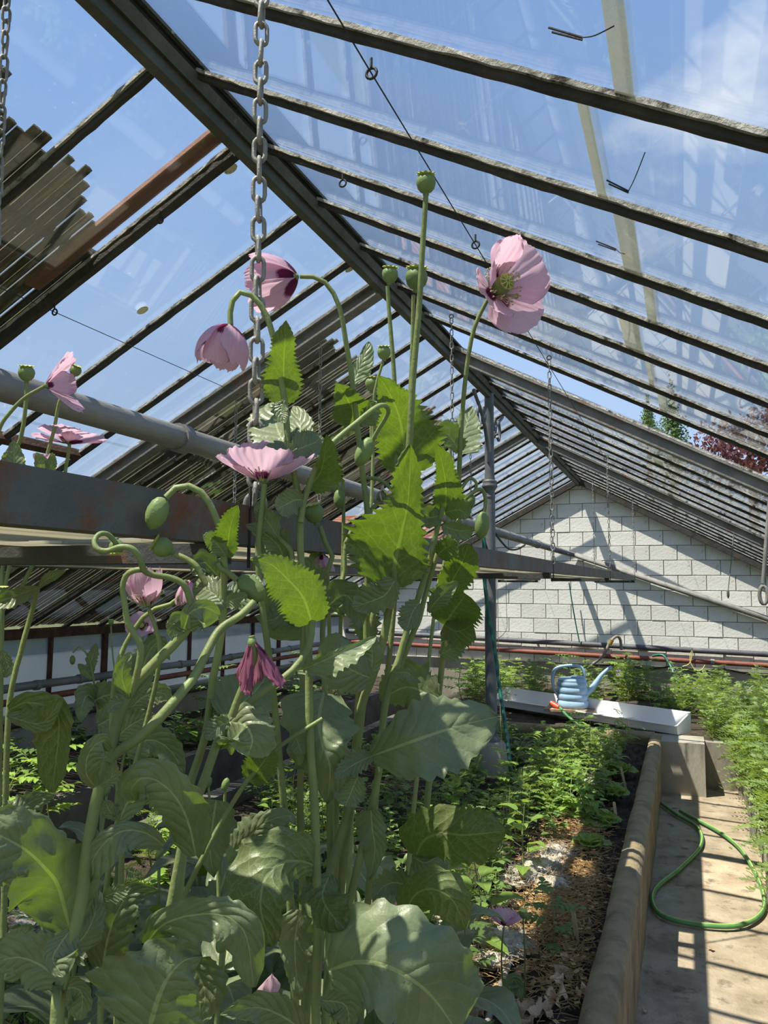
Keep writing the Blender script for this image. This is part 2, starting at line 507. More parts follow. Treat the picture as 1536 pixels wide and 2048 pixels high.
def thing(name, loc, label, cat, group=None):
    o = bpy.data.objects.new(name, None)
    o.empty_display_size = .05
    COL.objects.link(o)
    o.location = loc
    o['_o'] = tuple(loc)
    return tag(o, label, cat, group)
def struct(name, loc=(0, 0, 0), label=None):
    o = bpy.data.objects.new(name, None)
    o.empty_display_size = .05
    COL.objects.link(o)
    o.location = loc
    o['_o'] = tuple(loc)
    return tag(o, label, kind='structure')
def inst(name, me, parent, mw):
    """an object that shares mesh data, placed by world matrix mw"""
    o = bpy.data.objects.new(name, me)
    COL.objects.link(o)
    if parent is not None:
        o.parent = parent
        mw = Matrix.Translation(-parent_origin(parent)) @ mw
    o.matrix_local = mw
    return o
def spline(pts, n):
    """Catmull-Rom through the points (tuples of any length), n samples"""
    k = len(pts)
    if k == 1:
        return [pts[0]] * n
    P = [tuple(2 * a - b for a, b in zip(pts[0], pts[1]))] + list(pts) + [tuple(2 * a - b for a, b in zip(pts[-1], pts[-2]))]
    L = [0.0]
    for i in range(1, k):
        L.append(L[-1] + max(1e-6, math.sqrt(sum((a - b) ** 2 for a, b in zip(pts[i][:3], pts[i - 1][:3])))))
    out = []
    for j in range(n):
        s = L[-1] * j / (n - 1)
        i = 0
        while i < k - 2 and s > L[i + 1]:
            i += 1
        u = (s - L[i]) / (L[i + 1] - L[i])
        p0, p1, p2, p3 = P[i], P[i + 1], P[i + 2], P[i + 3]
        out.append(tuple(.5 * (2 * b + (c - a) * u + (2 * a - 5 * b + 4 * c - d) * u * u + (3 * b - a - 3 * c + d) * u ** 3) for a, b, c, d in zip(p0, p1, p2, p3)))
    return out
def curve3(pts, n):
    return [Vector(p) for p in spline([tuple(p) for p in pts], n)]

# ------------------------------------------------------------------ the greenhouse: main measures (metres)
RX, RZ, SLOPE = -1.30, 3.10, 0.53          # ridge line and roof pitch
XL, XR = -4.75, 2.15                       # side walls
YB, YW = -0.75, 10.5                       # roof start behind the camera, block wall
SOIL = 0.38
_al = math.atan(SLOPE)
CA, SA = math.cos(_al), math.sin(_al)
LEN_R, LEN_L = (XR - RX) / CA, (RX - XL) / CA
def rp(side, u, y, n):
    """point in roof coordinates: u metres down the slope, n metres above the glass"""
    return (RX + side * (u * CA + n * SA), y, RZ - u * SA + n * CA)
def rbox(mb, side, u0, u1, y0, y1, n0, n1):
    p = [rp(side, u, y, n) for n in (n0, n1) for u, y in ((u0, y0), (u1, y0), (u1, y1), (u0, y1))]
    mb.hexa(p)
def onroof(side, x, y, off=.03):
    r = ray(x, y)
    t = (RZ - off - side * SLOPE * (CAM.x - RX) - CAM.z) / (r.z + side * SLOPE * r.x)
    return CAM + r * t
def uof(X):
    return abs(X - RX) / CA

# floor, ground
g = MB(); g.box((-60, -40, -.16), (60, 90, -.06))
tag(g.build('ground', 'ground'), kind='structure')
g = MB()
rows = []
for j in range(46):
    rows.append([(-.30 + 2.5 * i / 22, -1 + 8.05 * j / 45, .004 * noise.noise((i * .9, j * .7, 0))) for i in range(23)])
g.grid(rows)
g.box((-.30, -1, -.06), (2.2, 7.05, -.012))
tag(g.build('floor', 'concrete', smooth=True), 'worn sunlit concrete path beside the raised bed', kind='structure')
g = MB(); g.box((XL - .1, -1, -.06), (-2.95, YW, -.005))
tag(g.build('floor', 'concrete_wall'), kind='structure')

# block gable wall: every block a piece of its own
wall = struct('wall_back', (0, YW, 0), 'painted concrete block gable wall with grey joints')
def zroof(x):
    return RZ - SLOPE * abs(x - RX) - .02
g = MB()
g.face([(XL, YW + .012, 0), (XR, YW + .012, 0), (XR, YW + .012, zroof(XR)), (RX, YW + .012, RZ), (XL, YW + .012, zroof(XL))])
g.face([(XL, YW + .2, 0), (XL, YW + .2, zroof(XL)), (RX, YW + .2, RZ), (XR, YW + .2, zroof(XR)), (XR, YW + .2, 0)])
for a, b in (((XL, zroof(XL)), (RX, RZ)), ((RX, RZ), (XR, zroof(XR)))):
    g.face([(a[0], YW + .012, a[1]), (b[0], YW + .012, b[1]), (b[0], YW + .2, b[1]), (a[0], YW + .2, a[1])])
g.build('mortar_core', 'mortar', wall)
CO, BL = .192, .334
z_ref = atY(1245, 1092, YW).z
x_ref = atY(1245, 1107, YW).x
def clip_poly(poly, f):
    out = []
    for i in range(len(poly)):
        a, b = poly[i], poly[(i + 1) % len(poly)]
        fa, fb = f(a), f(b)
        if fa >= 0:
            out.append(a)
        if (fa >= 0) != (fb >= 0):
            t = fa / (fa - fb)
            out.append((a[0] + (b[0] - a[0]) * t, a[1] + (b[1] - a[1]) * t))
    return out
full_block = None
k0 = int((z_ref - .72) / CO)
for k in range(-k0, 14):
    zt = z_ref - (-k) * CO
    z0, z1 = zt - CO + .0045, zt - .0045
    if z0 > RZ:
        break
    off = 0 if k % 2 == 0 else BL / 2
    i0 = int((XL - x_ref) / BL) - 1
    for i in range(i0, i0 + 26):
        xa = x_ref + off + i * BL + .0045
        xb = xa + BL - .009
        xa, xb = max(xa, XL), min(xb, XR)
        if xb - xa < .03:
            continue
        poly = [(xa, z0), (xb, z0), (xb, z1), (xa, z1)]
        whole = abs(xb - xa - BL + .009) < 1e-6
        n = len(poly)
        p2 = clip_poly(clip_poly(poly, lambda q: RZ - SLOPE * (q[0] - RX) - .03 - q[1]), lambda q: RZ + SLOPE * (q[0] - RX) - .03 - q[1])
        if len(p2) < 3:
            continue
        cut = p2 != poly
        cx, cz = (xa + xb) / 2, (z0 + z1) / 2
        dy = random.uniform(-.003, .003)
        if whole and not cut:
            if full_block is None:
                g = MB()
                w, h, d, c = (xb - xa) / 2, (z1 - z0) / 2, .006, .003
                fr = [(-w + c, -d, -h + c), (w - c, -d, -h + c), (w - c, -d, h - c), (-w + c, -d, h - c)]
                bk = [(-w, -d + c, -h), (w, -d + c, -h), (w, -d + c, h), (-w, -d + c, h)]
                b2 = [(-w, .012, -h), (w, .012, -h), (w, .012, h), (-w, .012, h)]
                g.face(fr)
                for q in range(4):
                    r = (q + 1) % 4
                    g.face([bk[q], bk[r], fr[r], fr[q]])
                    g.face([b2[q], b2[r], bk[r], bk[q]])
                full_block = g.mesh('block')
                full_block.materials.append(MATS['block'])
            inst('block', full_block, wall, Matrix.Translation((cx, YW + dy, cz)))
        else:
            g = MB()
            g.face([(q[0], YW - .006 + dy, q[1]) for q in p2])
            for q in range(len(p2)):
                a, b = p2[q], p2[(q + 1) % len(p2)]
                g.face([(a[0], YW + .012, a[1]), (b[0], YW + .012, b[1]), (b[0], YW - .006 + dy, b[1]), (a[0], YW - .006 + dy, a[1])])
            g.build('block', 'block', wall, origin=(cx, YW, cz))
g = MB(); g.box((XL, YW - .05, 0), (XR, YW + .05, z_ref - (k0 + 1) * CO + .01))
g.build('plinth', 'concrete_wall', wall)

# left wall: low concrete, rusty sill, glazing with steel mullions
EZ = RZ - SLOPE * (RX - XL)
wl = struct('wall_left', (XL, 0, 0), 'low concrete side wall carrying a row of clouded panes')
g = MB(); g.box((XL - .14, YB, -.05), (XL + .04, YW, .62)); g.build('plinth', 'concrete_wall', wl)
g = MB(); g.box((XL - .10, YB, .62), (XL + .07, YW, .645)); g.build('sill', 'concrete_wall', wl)
g = MB(); g.box((XL - .05, YB, EZ - .07), (XL + .05, YW, EZ - .005)); g.build('eave_rail', 'sill_rust', wl)
y = YB; i = 0
while y < YW:
    g = MB(); w = .05 if i % 5 == 0 else .026
    g.box((XL - .02, y - w / 2, .645), (XL + .03, y + w / 2, EZ - .07)); g.build('mullion', 'sill_rust', wl)
    if y + .62 <= YW + .1:
        g = MB(); g.box((XL - .006, y + .012, .645), (XL - .001, min(y + .62, YW) - .012, EZ - .07)); g.build('pane', 'frosted_glass', wl)
    y += .62; i += 1
# right wall, out of the frame but part of the place
wr = struct('wall_right', (XR, 0, 0), 'low concrete side wall with clear panes')
g = MB(); g.box((XR - .04, YB, -.05), (XR + .14, YW, .62)); g.build('plinth', 'concrete_wall', wr)
g = MB(); g.box((XR - .05, YB, EZ - .07), (XR + .05, YW, EZ - .005)); g.build('eave_rail', 'sill_rust', wr)
y = YB
while y < YW:
    g = MB(); g.box((XR - .03, y - .015, .62), (XR + .02, y + .015, EZ - .07)); g.build('mullion', 'sill_rust', wr)
    if y + .45 <= YW + .1:
        g = MB(); g.box((XR + .001, y + .015, .62), (XR + .006, min(y + .45, YW) - .015, EZ - .07)); g.build('pane', 'roof_glass', wr)
    y += .45

# roof: ridge, glazing bars, trusses, panes
RIGHT_Y = [-.72, -.32, .10, .51, .91, 1.32, 1.735, 2.135, 2.51, 2.92, 3.38, 3.80, 4.42, 4.83, 5.25, 5.67, 6.09, 6.51, 6.92, 7.30, 7.70, 8.12, 8.54, 8.96, 9.38, 9.80, 10.20, 10.47]
LEFT_Y = [-.72, -.30, .12, .54, .92, 1.25, 1.66, 2.08, 2.565, 3.03, 3.30, 3.68, 4.10, 4.52, 4.94, 5.36, 5.78, 6.20, 6.62, 6.98, 7.40, 7.82, 8.24, 8.66, 9.08, 9.50, 9.92, 10.25, 10.47]
HEAVY_R, HEAVY_L = {4.42, 7.30}, {2.08, 3.30, 6.98}
roof_r = struct('roof_right', (RX, 0, RZ), 'glazed roof slope of thin dark bars and dirty overlapping panes')
roof_l = struct('roof_left', (RX, 0, RZ), 'glazed roof slope partly covered by weathered slat mats')
VENT_X = onroof(-1, 140, 918).x
def ragged(side, u0, u1, yc, w, n0, n1, steps, amp, sd):
    """a bar whose sides wander a little (crumbling putty, flaking paint)"""
    mb = MB()
    rows = []
    for k in range(steps + 1):
        u = u0 + (u1 - u0) * k / steps
        a = [amp * noise.noise((u * 23 + sd, q * 7.3, sd)) for q in range(4)]
        rows.append([rp(side, u, yc - w / 2 + a[0], n0 + a[1]), rp(side, u, yc + w / 2 + a[2], n0 + a[1] * .7), rp(side, u, yc + w / 2 + a[3], n1), rp(side, u, yc - w / 2 + a[3], n1)])
    mb.grid(rows, close=True)
    mb.fan(rows[0][::-1]); mb.fan(rows[-1])
    return mb
for side, ys, roof, L, heavy in ((1, RIGHT_Y, roof_r, LEN_R, HEAVY_R), (-1, LEFT_Y, roof_l, LEN_L, HEAVY_L)):
    for i, y in enumerate(ys):
        near = -.4 < y < 6
        if y in heavy:
            big = y > 3
            mb = ragged(side, .03, L, y, .014 if big else .026, -.078 if big else -.046, -.004, 50, .0015, i)
            mb.build('truss_web' if big else 'glazing_bar', 'truss_steel' if big else 'steel_bar', roof)
            if big:
                mb = MB(); rbox(mb, side, .03, L, y - .036, y + .036, -.086, -.076); mb.build('truss_flange', 'truss_steel', roof)
                mb = MB(); rbox(mb, side, .03, L, y - .034, y + .034, -.026, -.014); mb.build('truss_flange', 'truss_steel', roof)
        else:
            mb = ragged(side, .03, L, y, .016, -.024 if side == 1 else -.027, -.003, 110 if near else 20, .0024, i + 40 * side)
            mb.build('glazing_bar', 'steel_bar', roof)
        for s2 in (-1, 1):
            mb = ragged(side, .05, L - .01, y + s2 * .0115, .009, -.010, .001, 110 if near else 20, .0035, i + 7 * s2 + side)
            mb.build('putty_strip', 'putty', roof)
    for i in range(len(ys) - 1):
        ya, yb = ys[i] + .005, ys[i + 1] - .005
        if side == 1 and abs(ys[i] - 3.80) < .01:
            continue                                  # the bay that stands open to the sky
        seams = [.05, 1.347 + .05 * math.sin(i * 2.1), 2.60 + .04 * math.sin(i * 1.3), L] if side == 1 else [.05, 1.62, 2.75 + .04 * math.sin(i), L]
        for k in range(3):
            u0, u1 = seams[k], seams[k + 1] + (.02 if k < 2 else 0)
            n0 = .001 + .0035 * (2 - k)
            if side == -1 and 1.6 < ys[i] < 3.0:
                uv_ = uof(VENT_X)
                if u0 >= uv_:
                    continue
                u1 = min(u1, uv_)
            mb = MB(); rbox(mb, side, u0, u1, ya, yb, n0, n0 + .003)
            mb.build('pane', 'roof_glass', roof)
        if side == 1 and ys[i] < 7:
            for k in (1, 2):
                wd = [.022, .05, .03, .07, .02, .035][(i + k) % 6]
                mb = MB(); rbox(mb, side, seams[k] - wd * .5, seams[k] + wd * .5, ya + .008, yb - .008, -.0035, -.0005)
                mb.build('grime_strip', 'grimy_glass', roof)
    # slanting plate that carries the bars along the ridge
    mb = MB(); rbox(mb, side, -.015, .060, YB, YW, -.026, -.012); mb.build('ridge_plate', 'ridge_steel', roof)
    mb = MB(); rbox(mb, side, .046, .060, YB, YW, -.046, -.026); mb.build('ridge_plate', 'ridge_steel', roof)
    mb = MB(); rbox(mb, side, 0, .058, YB, YW, .012, .02); mb.build('ridge_cap', 'ridge_steel', roof)
    mb = MB(); rbox(mb, side, L - .03, L + .02, YB, YW, -.05, -.004); mb.build('eave_bar', 'sill_rust', roof)
mb = MB(); mb.box((RX - .018, YB, RZ - .105), (RX + .018, YW, RZ - .018)); mb.build('ridge_beam', 'ridge_steel', roof_r)
mb = MB(); rbox(mb, -1, .07, .95, 1.985, 2.05, .012, .026); mb.build('reflection_band', 'red_reflection', roof_l)  # added strip, painted as the heavy bar's red reflection in the glass
mb = MB(); rbox(mb, -1, uof(VENT_X) - .03, uof(VENT_X) + .01, 1.66, 3.03, -.03, .012); mb.build('vent_rail', 'sill_rust', roof_l)
# light markers stuck on panes
for px in ((461, 337), (285, 620), (700, 537)):
    p = onroof(-1, px[0], px[1], 0)
    mb = MB(); u = uof(p.x)
    mb.fan([rp(-1, u + .026 * math.cos(a * .5236), p.y + .021 * math.sin(a * .5236), -.002) for a in range(12)])
    mb.build('sticker', 'label_spot', roof_l)
# gable end rafters on the block wall
for side, L, roof in ((1, LEN_R, roof_r), (-1, LEN_L, roof_l)):
    mb = MB(); rbox(mb, side, .02, L, YW - .10, YW - .02, -.075, -.006); mb.build('gable_rafter', 'steel_bar', roof)

# raised bed: concrete wall with a rounded rim, soil
RIM_Z = .415
bed = struct('wall_bed', (-.26, 0, 0), 'mossy concrete bed wall with a rounded rim along the path')
rows = []
prof = [(.0, 0), (.0, .30), (.004, .345), (.012, .37), (.010, .395), (-.005, .418), (-.035, .428), (-.065, .424), (-.088, .408), (-.094, .38), (-.088, .33), (-.085, 0)]
for j in range(91):
    y = -1 + 7.95 * j / 90
    rows.append([(-.225 + a + .006 * noise.noise((y * 2.2, k * .5, 1)) + .003 * noise.noise((y * 9, k, 3)), y, h + (.006 * noise.noise((y * 3, k * .4, 7)) if h > .2 else 0)) for k, (a, h) in enumerate(prof)])
g = MB(); g.grid(rows); g.fan(rows[0]); g.fan(rows[-1][::-1])
g.build('rim_wall', 'rim_concrete', bed, smooth=True)
rows = []
for j in range(31):
    x = -2.55 + 2.27 * j / 30
    rows.append([(x, 6.93 - a * 1.2 + .006 * noise.noise((x * 3, k * .5, 5)), h) for k, (a, h) in enumerate(prof)])
g = MB(); g.grid(rows); g.fan(rows[0]); g.fan(rows[-1][::-1]); g.build('end_wall', 'rim_concrete', bed, smooth=True)
g = MB(); g.box((-2.62, -1, 0), (-2.52, 7.0, .42)); g.build('far_side_wall', 'dark_concrete', bed)
g = MB(); g.box((-.30, 6.70, -.01), (.10, 7.05, .405)); g.build('end_block', 'concrete_wall', bed)
g = MB(); g.box((.08, 7.00, -.01), (2.12, 7.10, .37)); g.build('back_kerb', 'concrete_wall', bed)
g = MB()
rows = []
for j in range(110):
    y = -.9 + 7.85 * j / 109
    rows.append([(-2.54 + 2.25 * i / 44, y, SOIL - .055 + .030 * noise.noise((i * .35, j * .45, 2)) + .018 * noise.noise((i * 1.1, j * 1.3, 4)) + .01 * noise.noise((i * 2.7, j * 2.9, 5))) for i in range(45)])
g.grid(rows)
tag(g.build('soil_ground', 'soil', smooth=True), 'dark crumbly soil inside the raised bed', kind='structure')
# border beds behind and along the sides
g = MB()
rows = [[(-2.5 + 4.6 * i / 40, 7.02 + 3.45 * j / 24, .36 + .03 * noise.noise((i * .6, j * .6, 9))) for i in range(41)] for j in range(25)]
g.grid(rows)
tag(g.build('back_bed_ground', 'soil', smooth=True), 'soil of the border below the block wall', kind='structure')
g = MB()
rows = [[(-4.7 + 1.35 * i / 20, -1 + 11.4 * j / 60, .36 + .03 * noise.noise((i * .6, j * .6, 19))) for i in range(21)] for j in range(61)]
g.grid(rows)
tag(g.build('left_bed_ground', 'soil', smooth=True), 'soil of the border along the glazed side wall', kind='structure')
g = MB(); g.box((-3.38, -1, 0), (-3.30, YW, .42)); tag(g.build('wall_side_bed', 'dark_concrete'), 'grey concrete kerb wall of the side border', kind='structure')
g = MB()
rows = [[(.40 + 1.72 * i / 16, -1 + 11.4 * j / 60, .20 + .02 * noise.noise((i * .6, j * .6, 29))) for i in range(17)] for j in range(61)]
g.grid(rows)
tag(g.build('right_bed_ground', 'soil', smooth=True), 'soil of the border along the path', kind='structure')

# ------------------------------------------------------------------ ornate iron post under the ridge
PX, PY = -1.30, 5.42
pt = thing('iron_post', (PX, PY, .55), 'dark grey cast iron post with ringed capital carrying the ridge', 'post')
g = MB(); g.lathe([(.060, 0), (.060, .02), (.046, .035), (.043, .06), (.050, .075), (.050, .095), (.041, .11), (.039, 1.62), (.036, 1.83)], (PX, PY, .55), (0, 0, 1), 20); g.build('shaft', 'post_paint', pt, smooth=True)
zc = 2.30
g = MB(); g.lathe([(.032, 0), (.040, .01), (.040, .025), (.033, .035), (.036, .06), (.050, .085), (.056, .09), (.056, .105), (.048, .115), (.052, .125), (.052, .135), (.036, .145)], (PX, PY, zc - .05), (0, 0, 1), 24); g.build('capital', 'post_paint', pt, smooth=True)
g = MB(); g.lathe([(.033, 0), (.038, .008), (.033, .016)], (PX, PY, zc - .16), (0, 0, 1), 20); g.build('ring', 'post_paint', pt, smooth=True)
g = MB(); g.lathe([(.033, 0), (.038, .008), (.033, .016)], (PX, PY, zc - .21), (0, 0, 1), 20); g.build('ring', 'post_paint', pt, smooth=True)
g = MB(); g.lathe([(.040, 0), (.034, .05), (.034, .66), (.038, .68)], (PX, PY, zc + .09), (0, 0, 1), 18); g.build('upper_shaft', 'post_paint', pt, smooth=True)
def scroll(sy, lo, out, mir=1):
    pts = []
    for k in range(26):
        t = k / 25
        a = t * 2.3 * math.pi
        r = .075 * (1 - .75 * t)
        pts.append((PX, PY + sy * (out - r * math.cos(a) * mir * .6 + .02), RZ - .14 - lo - r * math.sin(a)))
    return pts
for sy in (-1, 1):
    a = curve3([(PX, PY + sy * .03, zc + .22), (PX, PY + sy * .07, zc + .36), (PX, PY + sy * .20, zc + .52), (PX, PY + sy * .44, RZ - .15)], 24)
    g = MB(); g.tube(a, .013, 8); g.build('brace', 'post_paint', pt, smooth=True)
    g = MB(); g.tube(scroll(sy, .12, .16), [.013 - .006 * k / 25 for k in range(26)], 8); g.build('scroll', 'post_paint', pt, smooth=True)
    b = curve3([(PX, PY + sy * .30, RZ - .20), (PX, PY + sy * .34, RZ - .28), (PX, PY + sy * .31, RZ - .36), (PX, PY + sy * .25, RZ - .34)], 16)
    g = MB(); g.tube(b, .011, 8); g.build('scroll', 'post_paint', pt, smooth=True)
g = MB()
g.lathe([(.13, 0), (.12, .12), (.10, .22), (.085, .235)], (PX, PY, .315), (0, 0, 1), 20)
tag(g.build('footing', 'concrete_wall', smooth=True), 'rough concrete footing under the iron post', 'footing')

# ------------------------------------------------------------------ long grey pipe and wall pipes
def pipe(name, pts, r, mat, label, sides=14, parent=None, clamps=(), cmat='pipe_dark'):
    o = thing(name, pts[0], label, 'pipe')
    g = MB(); g.tube(pts, r, sides); g.build('tube', mat, o, smooth=True)
    for c, d in clamps:
        g = MB(); c = Vector(c); d = Vector(d).normalized()
        g.tube([c - d * .02, c + d * .02], r * 1.22, sides); g.build('coupling', cmat, o, smooth=True)
    return o
pa = atX(0, 770, -1.40); pb = atX(1000, 1066, -1.40)
dd = (pb - pa) / (pb.y - pa.y)
p0 = pa + dd * (-1.6 - pa.y); p1 = pa + dd * (YW - .06 - pa.y)
q1 = atY(1536, 1238, YW - .06); q2 = q1 + (q1 - p1) * .5
lp = pipe('heating_pipe', [p0, p0.lerp(p1, .5), p1, p1 + Vector((.05, .0, -.012)), q1, q2], .036, 'pipe_grey', 'long grey rust-flecked pipe running under the ridge to the block wall', 18,
     clamps=[(pa + dd * (y - pa.y), dd) for y in (1.9, 4.9, 7.9)], cmat='pipe_grey')
for n, (xa, ya), (xb, yb), off, r, mt, lab in (
        ('dark_wall_pipe', (1000, 1279), (1536, 1309), .06, .034, 'pipe_dark', 'thick dark grey pipe fixed along the block wall'),
        ('red_wall_pipe', (1000, 1300), (1536, 1331), .11, .030, 'pipe_red', 'rust-red pipe running along the block wall below the grey one')):
    a, b = atY(xa, ya, YW - off), atY(xb, yb, YW - off)
    d = b - a
    a2, b2 = a - d * .7, b + d * .38
    o = pipe(n, [a2, a, b, b2], r, mt, lab, 12)
    if mt == 'pipe_red':
        for px in ((1425, 1324), (934, 1297)):
            c = atY(px[0], px[1], YW - off); e = d.normalized()
            g = MB(); g.tube([c - e * .022, c + e * .022], r * 1.18, 12); g.build('clamp', 'galvanised', o, smooth=True)
            g = MB(); g.box((c.x - .012, c.y, c.z - .012), (c.x + .012, YW, c.z + .012)); g.build('bracket', 'pipe_dark', o)
    else:
        for t in (.15, .85):
            c = a + d * t
            g = MB(); g.box((c.x - .012, c.y, c.z - .012), (c.x + .012, YW, c.z + .012)); g.build('bracket', 'pipe_dark', o)
# pipes along the left wall
zl1, zl2 = atX(40, 1375, XL + .12).z, atX(60, 1398, XL + .12).z
pipe('ribbed_side_pipe', [(XL + .12, YB + .1, zl1)] + [(XL + .12, YB + .1 + k * .25, zl1 + .004 * math.sin(k)) for k in range(1, 44)], .032, 'pipe_grey', 'grey ribbed pipe running along the glazed side wall', 10,
     clamps=[((XL + .12, YB + .4 + k * .45, zl1), (0, 1, 0)) for k in range(24)], cmat='pipe_grey')
pipe('red_side_pipe', [(XL + .13, YB + .1, zl2), (XL + .13, YW - .2, zl2)], .026, 'pipe_red', 'rust-red pipe under the ribbed pipe at the side wall', 10)
pipe('black_side_pipe', [(XL + .10, YB + .1, .58), (XL + .10, YW - .2, .58)], .024, 'cable', 'black pipe low along the concrete side wall', 10)

# ------------------------------------------------------------------ hanging shelves: steel beams, cross angles, boards, chains
def zb(y):
    return 1.655 + .0077 * (y - .5)
STA = [-1.3, .845, 3.43, 6.22, 9.37]
def shelf(xa, xb, label, group, board_skip=()):
    o = thing('hanging_shelf', (xb, 0, 1.655), label, 'shelf', group)
    for x, sgn, nm in ((xb, -1, 'beam'), (xa, 1, 'beam')):
        rows = []
        for j in range(2):
            y = (-1.5, 9.55)[j]
            z = zb(y)
            rows.append([(x, y, z), (x, y, z + .054), (x + sgn * .005, y, z + .054), (x + sgn * .005, y, z + .005), (x + sgn * .038, y, z + .005), (x + sgn * .038, y, z)])
        g = MB(); g.grid(rows, close=True); g.fan(rows[0][::-1]); g.fan(rows[1]); g.build(nm, 'shelf_steel', o)
    for y in STA[1:]:
        z = zb(y)
        g = MB(); g.box((xa + .003, y - .022, z - .026), (xb - .003, y + .022, z - .001)); g.build('cross_angle', 'rusty_angle', o)
        for x in (xa, xb):
            g = MB(); g.tube([(x, y + .06, z - .03), (x, y + .06, z + .08)], .0026, 6); g.build('hook_bolt', 'black_iron', o)
    nb = 3
    wdt = (xb - xa - .02) / nb
    for i in range(len(STA) - 1):
        for k in range(nb):
            if (i, k) in board_skip:
                continue
            y0, y1 = STA[i] + (.03 if i else 0), STA[i + 1] - .03
            if (i, k) in ((1, 2), (2, 1), (1, 0)):
                y1 -= .20
            if (i, k) == (2, 2):
                y0 += .10; y1 -= .12
            x0 = xa + .01 + k * wdt
            for ya_, yb_ in (((y0, .40), (.62, .70)) if (i, k) == (0, 2) else ((y0, y1),)):  # gaps added in the near outer pane so sun reaches the lower leaves
              za, zz = zb(ya_) + .0055 + .001 * k, zb(yb_) + .0055 + .001 * k
              g = MB()
              g.hexa([(x0, ya_, za), (x0 + wdt - .001, ya_, za), (x0 + wdt - .001, yb_, zz), (x0, yb_, zz), (x0, ya_, za + .005), (x0 + wdt - .001, ya_, za + .005), (x0 + wdt - .001, yb_, zz + .005), (x0, yb_, zz + .005)])
              g.build('shelf_pane', 'shelf_pane', o)
    return o
shelf(-1.0, -.55, 'long hanging shelf of grey steel angles and cloudy panes above the poppies', 'hanging shelves')
shelf(-2.15, -1.66, 'second hanging shelf behind the first, half hidden by poppies', 'hanging shelves')

def link_mesh(pitch, w, r, name):
    pts = []
    hl, hw = pitch / 2 + r - r * .15, w / 2 - r
    n = 7
    for k in range(n):
        a = math.pi * k / (n - 1)
        pts.append((hw * math.cos(a), 0, hl - hw + hw * math.sin(a)))
    for k in range(n):
        a = math.pi + math.pi * k / (n - 1)
        pts.append((hw * math.cos(a), 0, -(hl - hw) + hw * math.sin(a)))
    g = MB(); rows = []
    m = len(pts)
    for i in range(m):
        d = (Vector(pts[(i + 1) % m]) - Vector(pts[i - 1])).normalized()
        nrm = Vector((0, 1, 0)); b = d.cross(nrm)
        rows.append([Vector(pts[i]) + nrm * r * math.cos(k * math.pi / 3) + b * r * math.sin(k * math.pi / 3) for k in range(6)])
    rows.append(rows[0])
    g.grid(rows, close=True)
    me = g.mesh(name, True)
    me.materials.append(MATS['galvanised'])
    return me
LINK_BIG = link_mesh(.0285, .0235, .0034, 'link')
LINK_SMALL = link_mesh(.0300, .0190, .0025, 'link')
def chain(top, bottom, label, big=False, group='chains holding the shelves'):
    top, bottom = Vector(top), Vector(bottom)
    o = thing('chain', top, label, 'chain', group)
    pitch = .0285 if big else .030
    me = LINK_BIG if big else LINK_SMALL
    d = bottom - top
    n = max(2, int(d.length / pitch))
    q = (-d).to_track_quat('Z', 'Y').to_matrix().to_4x4()
    for k in range(n):
        p = top + d * ((k + .5) / n)
        rot = Matrix.Rotation(math.pi / 2 * (k % 2) + .35 + .25 * math.sin(k * 1.7), 4, 'Z') @ Matrix.Rotation(.05 * math.sin(k * 2.9), 4, 'X')
        inst('link', me, o, Matrix.Translation(p) @ q @ rot)
    g = MB(); ring = []
    for k in range(13):
        a = 2 * math.pi * k / 12
        ring.append(top + Vector((.010 * math.cos(a), 0, .010 * math.sin(a) + .006)))
    g.tube(ring, .0028, 6); g.build('eye_bolt', 'black_iron', o, smooth=True)
    return o
def under(side, X, off=.052):
    return RZ - SLOPE * abs(X - RX) - off
chain((-.55, .90, under(1, -.55)), (-.552, .92, zb(.9) + .055), 'thick galvanised chain hanging close by, beside the pink poppies', True)
g = MB()
p = Vector((-.552, .92, zb(.9) + .045)); hk = []
for k in range(15):
    a = -.6 + 4.6 * k / 14
    hk.append(p + Vector((.016 * math.cos(a), .004 * k / 14, .016 * math.sin(a) + .012)))
g.tube(hk, .0042, 8)
tag(g.build('chain_hook', 'galvanised', smooth=True), 'steel hook joining the close chain to the shelf beam', 'hook')
for (X, Y, side, bot, lab) in (
        (-1.0, 3.42, 1, 1.73, 'thin chain on the inner shelf edge beside the iron post'),
        (-.55, 3.46, 1, 1.72, 'bright chain hanging from an eye bolt right of the iron post'),
        (-1.0, 6.24, 1, 1.75, 'far thin chain just behind the bright one'),
        (-.55, 6.24, 1, 1.76, 'chain hanging before the block wall near its peak'),
        (-1.0, 9.38, 1, 1.78, 'small far chain close to the wall, inner shelf edge'),
        (-.55, 9.38, 1, 1.79, 'small far chain close to the wall, outer shelf edge'),
        (-1.66, 3.36, -1, 1.72, 'thin chain hanging from the slatted roof slope above the poppy leaves'),
        (-2.14, 3.36, -1, 1.72, 'thin chain on the slatted roof slope seen behind the thick chain'),
        (-2.14, 6.24, -1, 1.75, 'far thin chain in front of the slatted slope, outer one'),
        (-1.66, 6.24, -1, 1.75, 'far thin chain seen just right of the iron post'),
        (-1.40, 1.20, -1, 2.09, 'chain carrying the long grey pipe at the picture edge')):
    chain((X, Y, under(side, X)), (X + .004, Y + .01, bot), lab, abs(Y - 1.20) < .01)

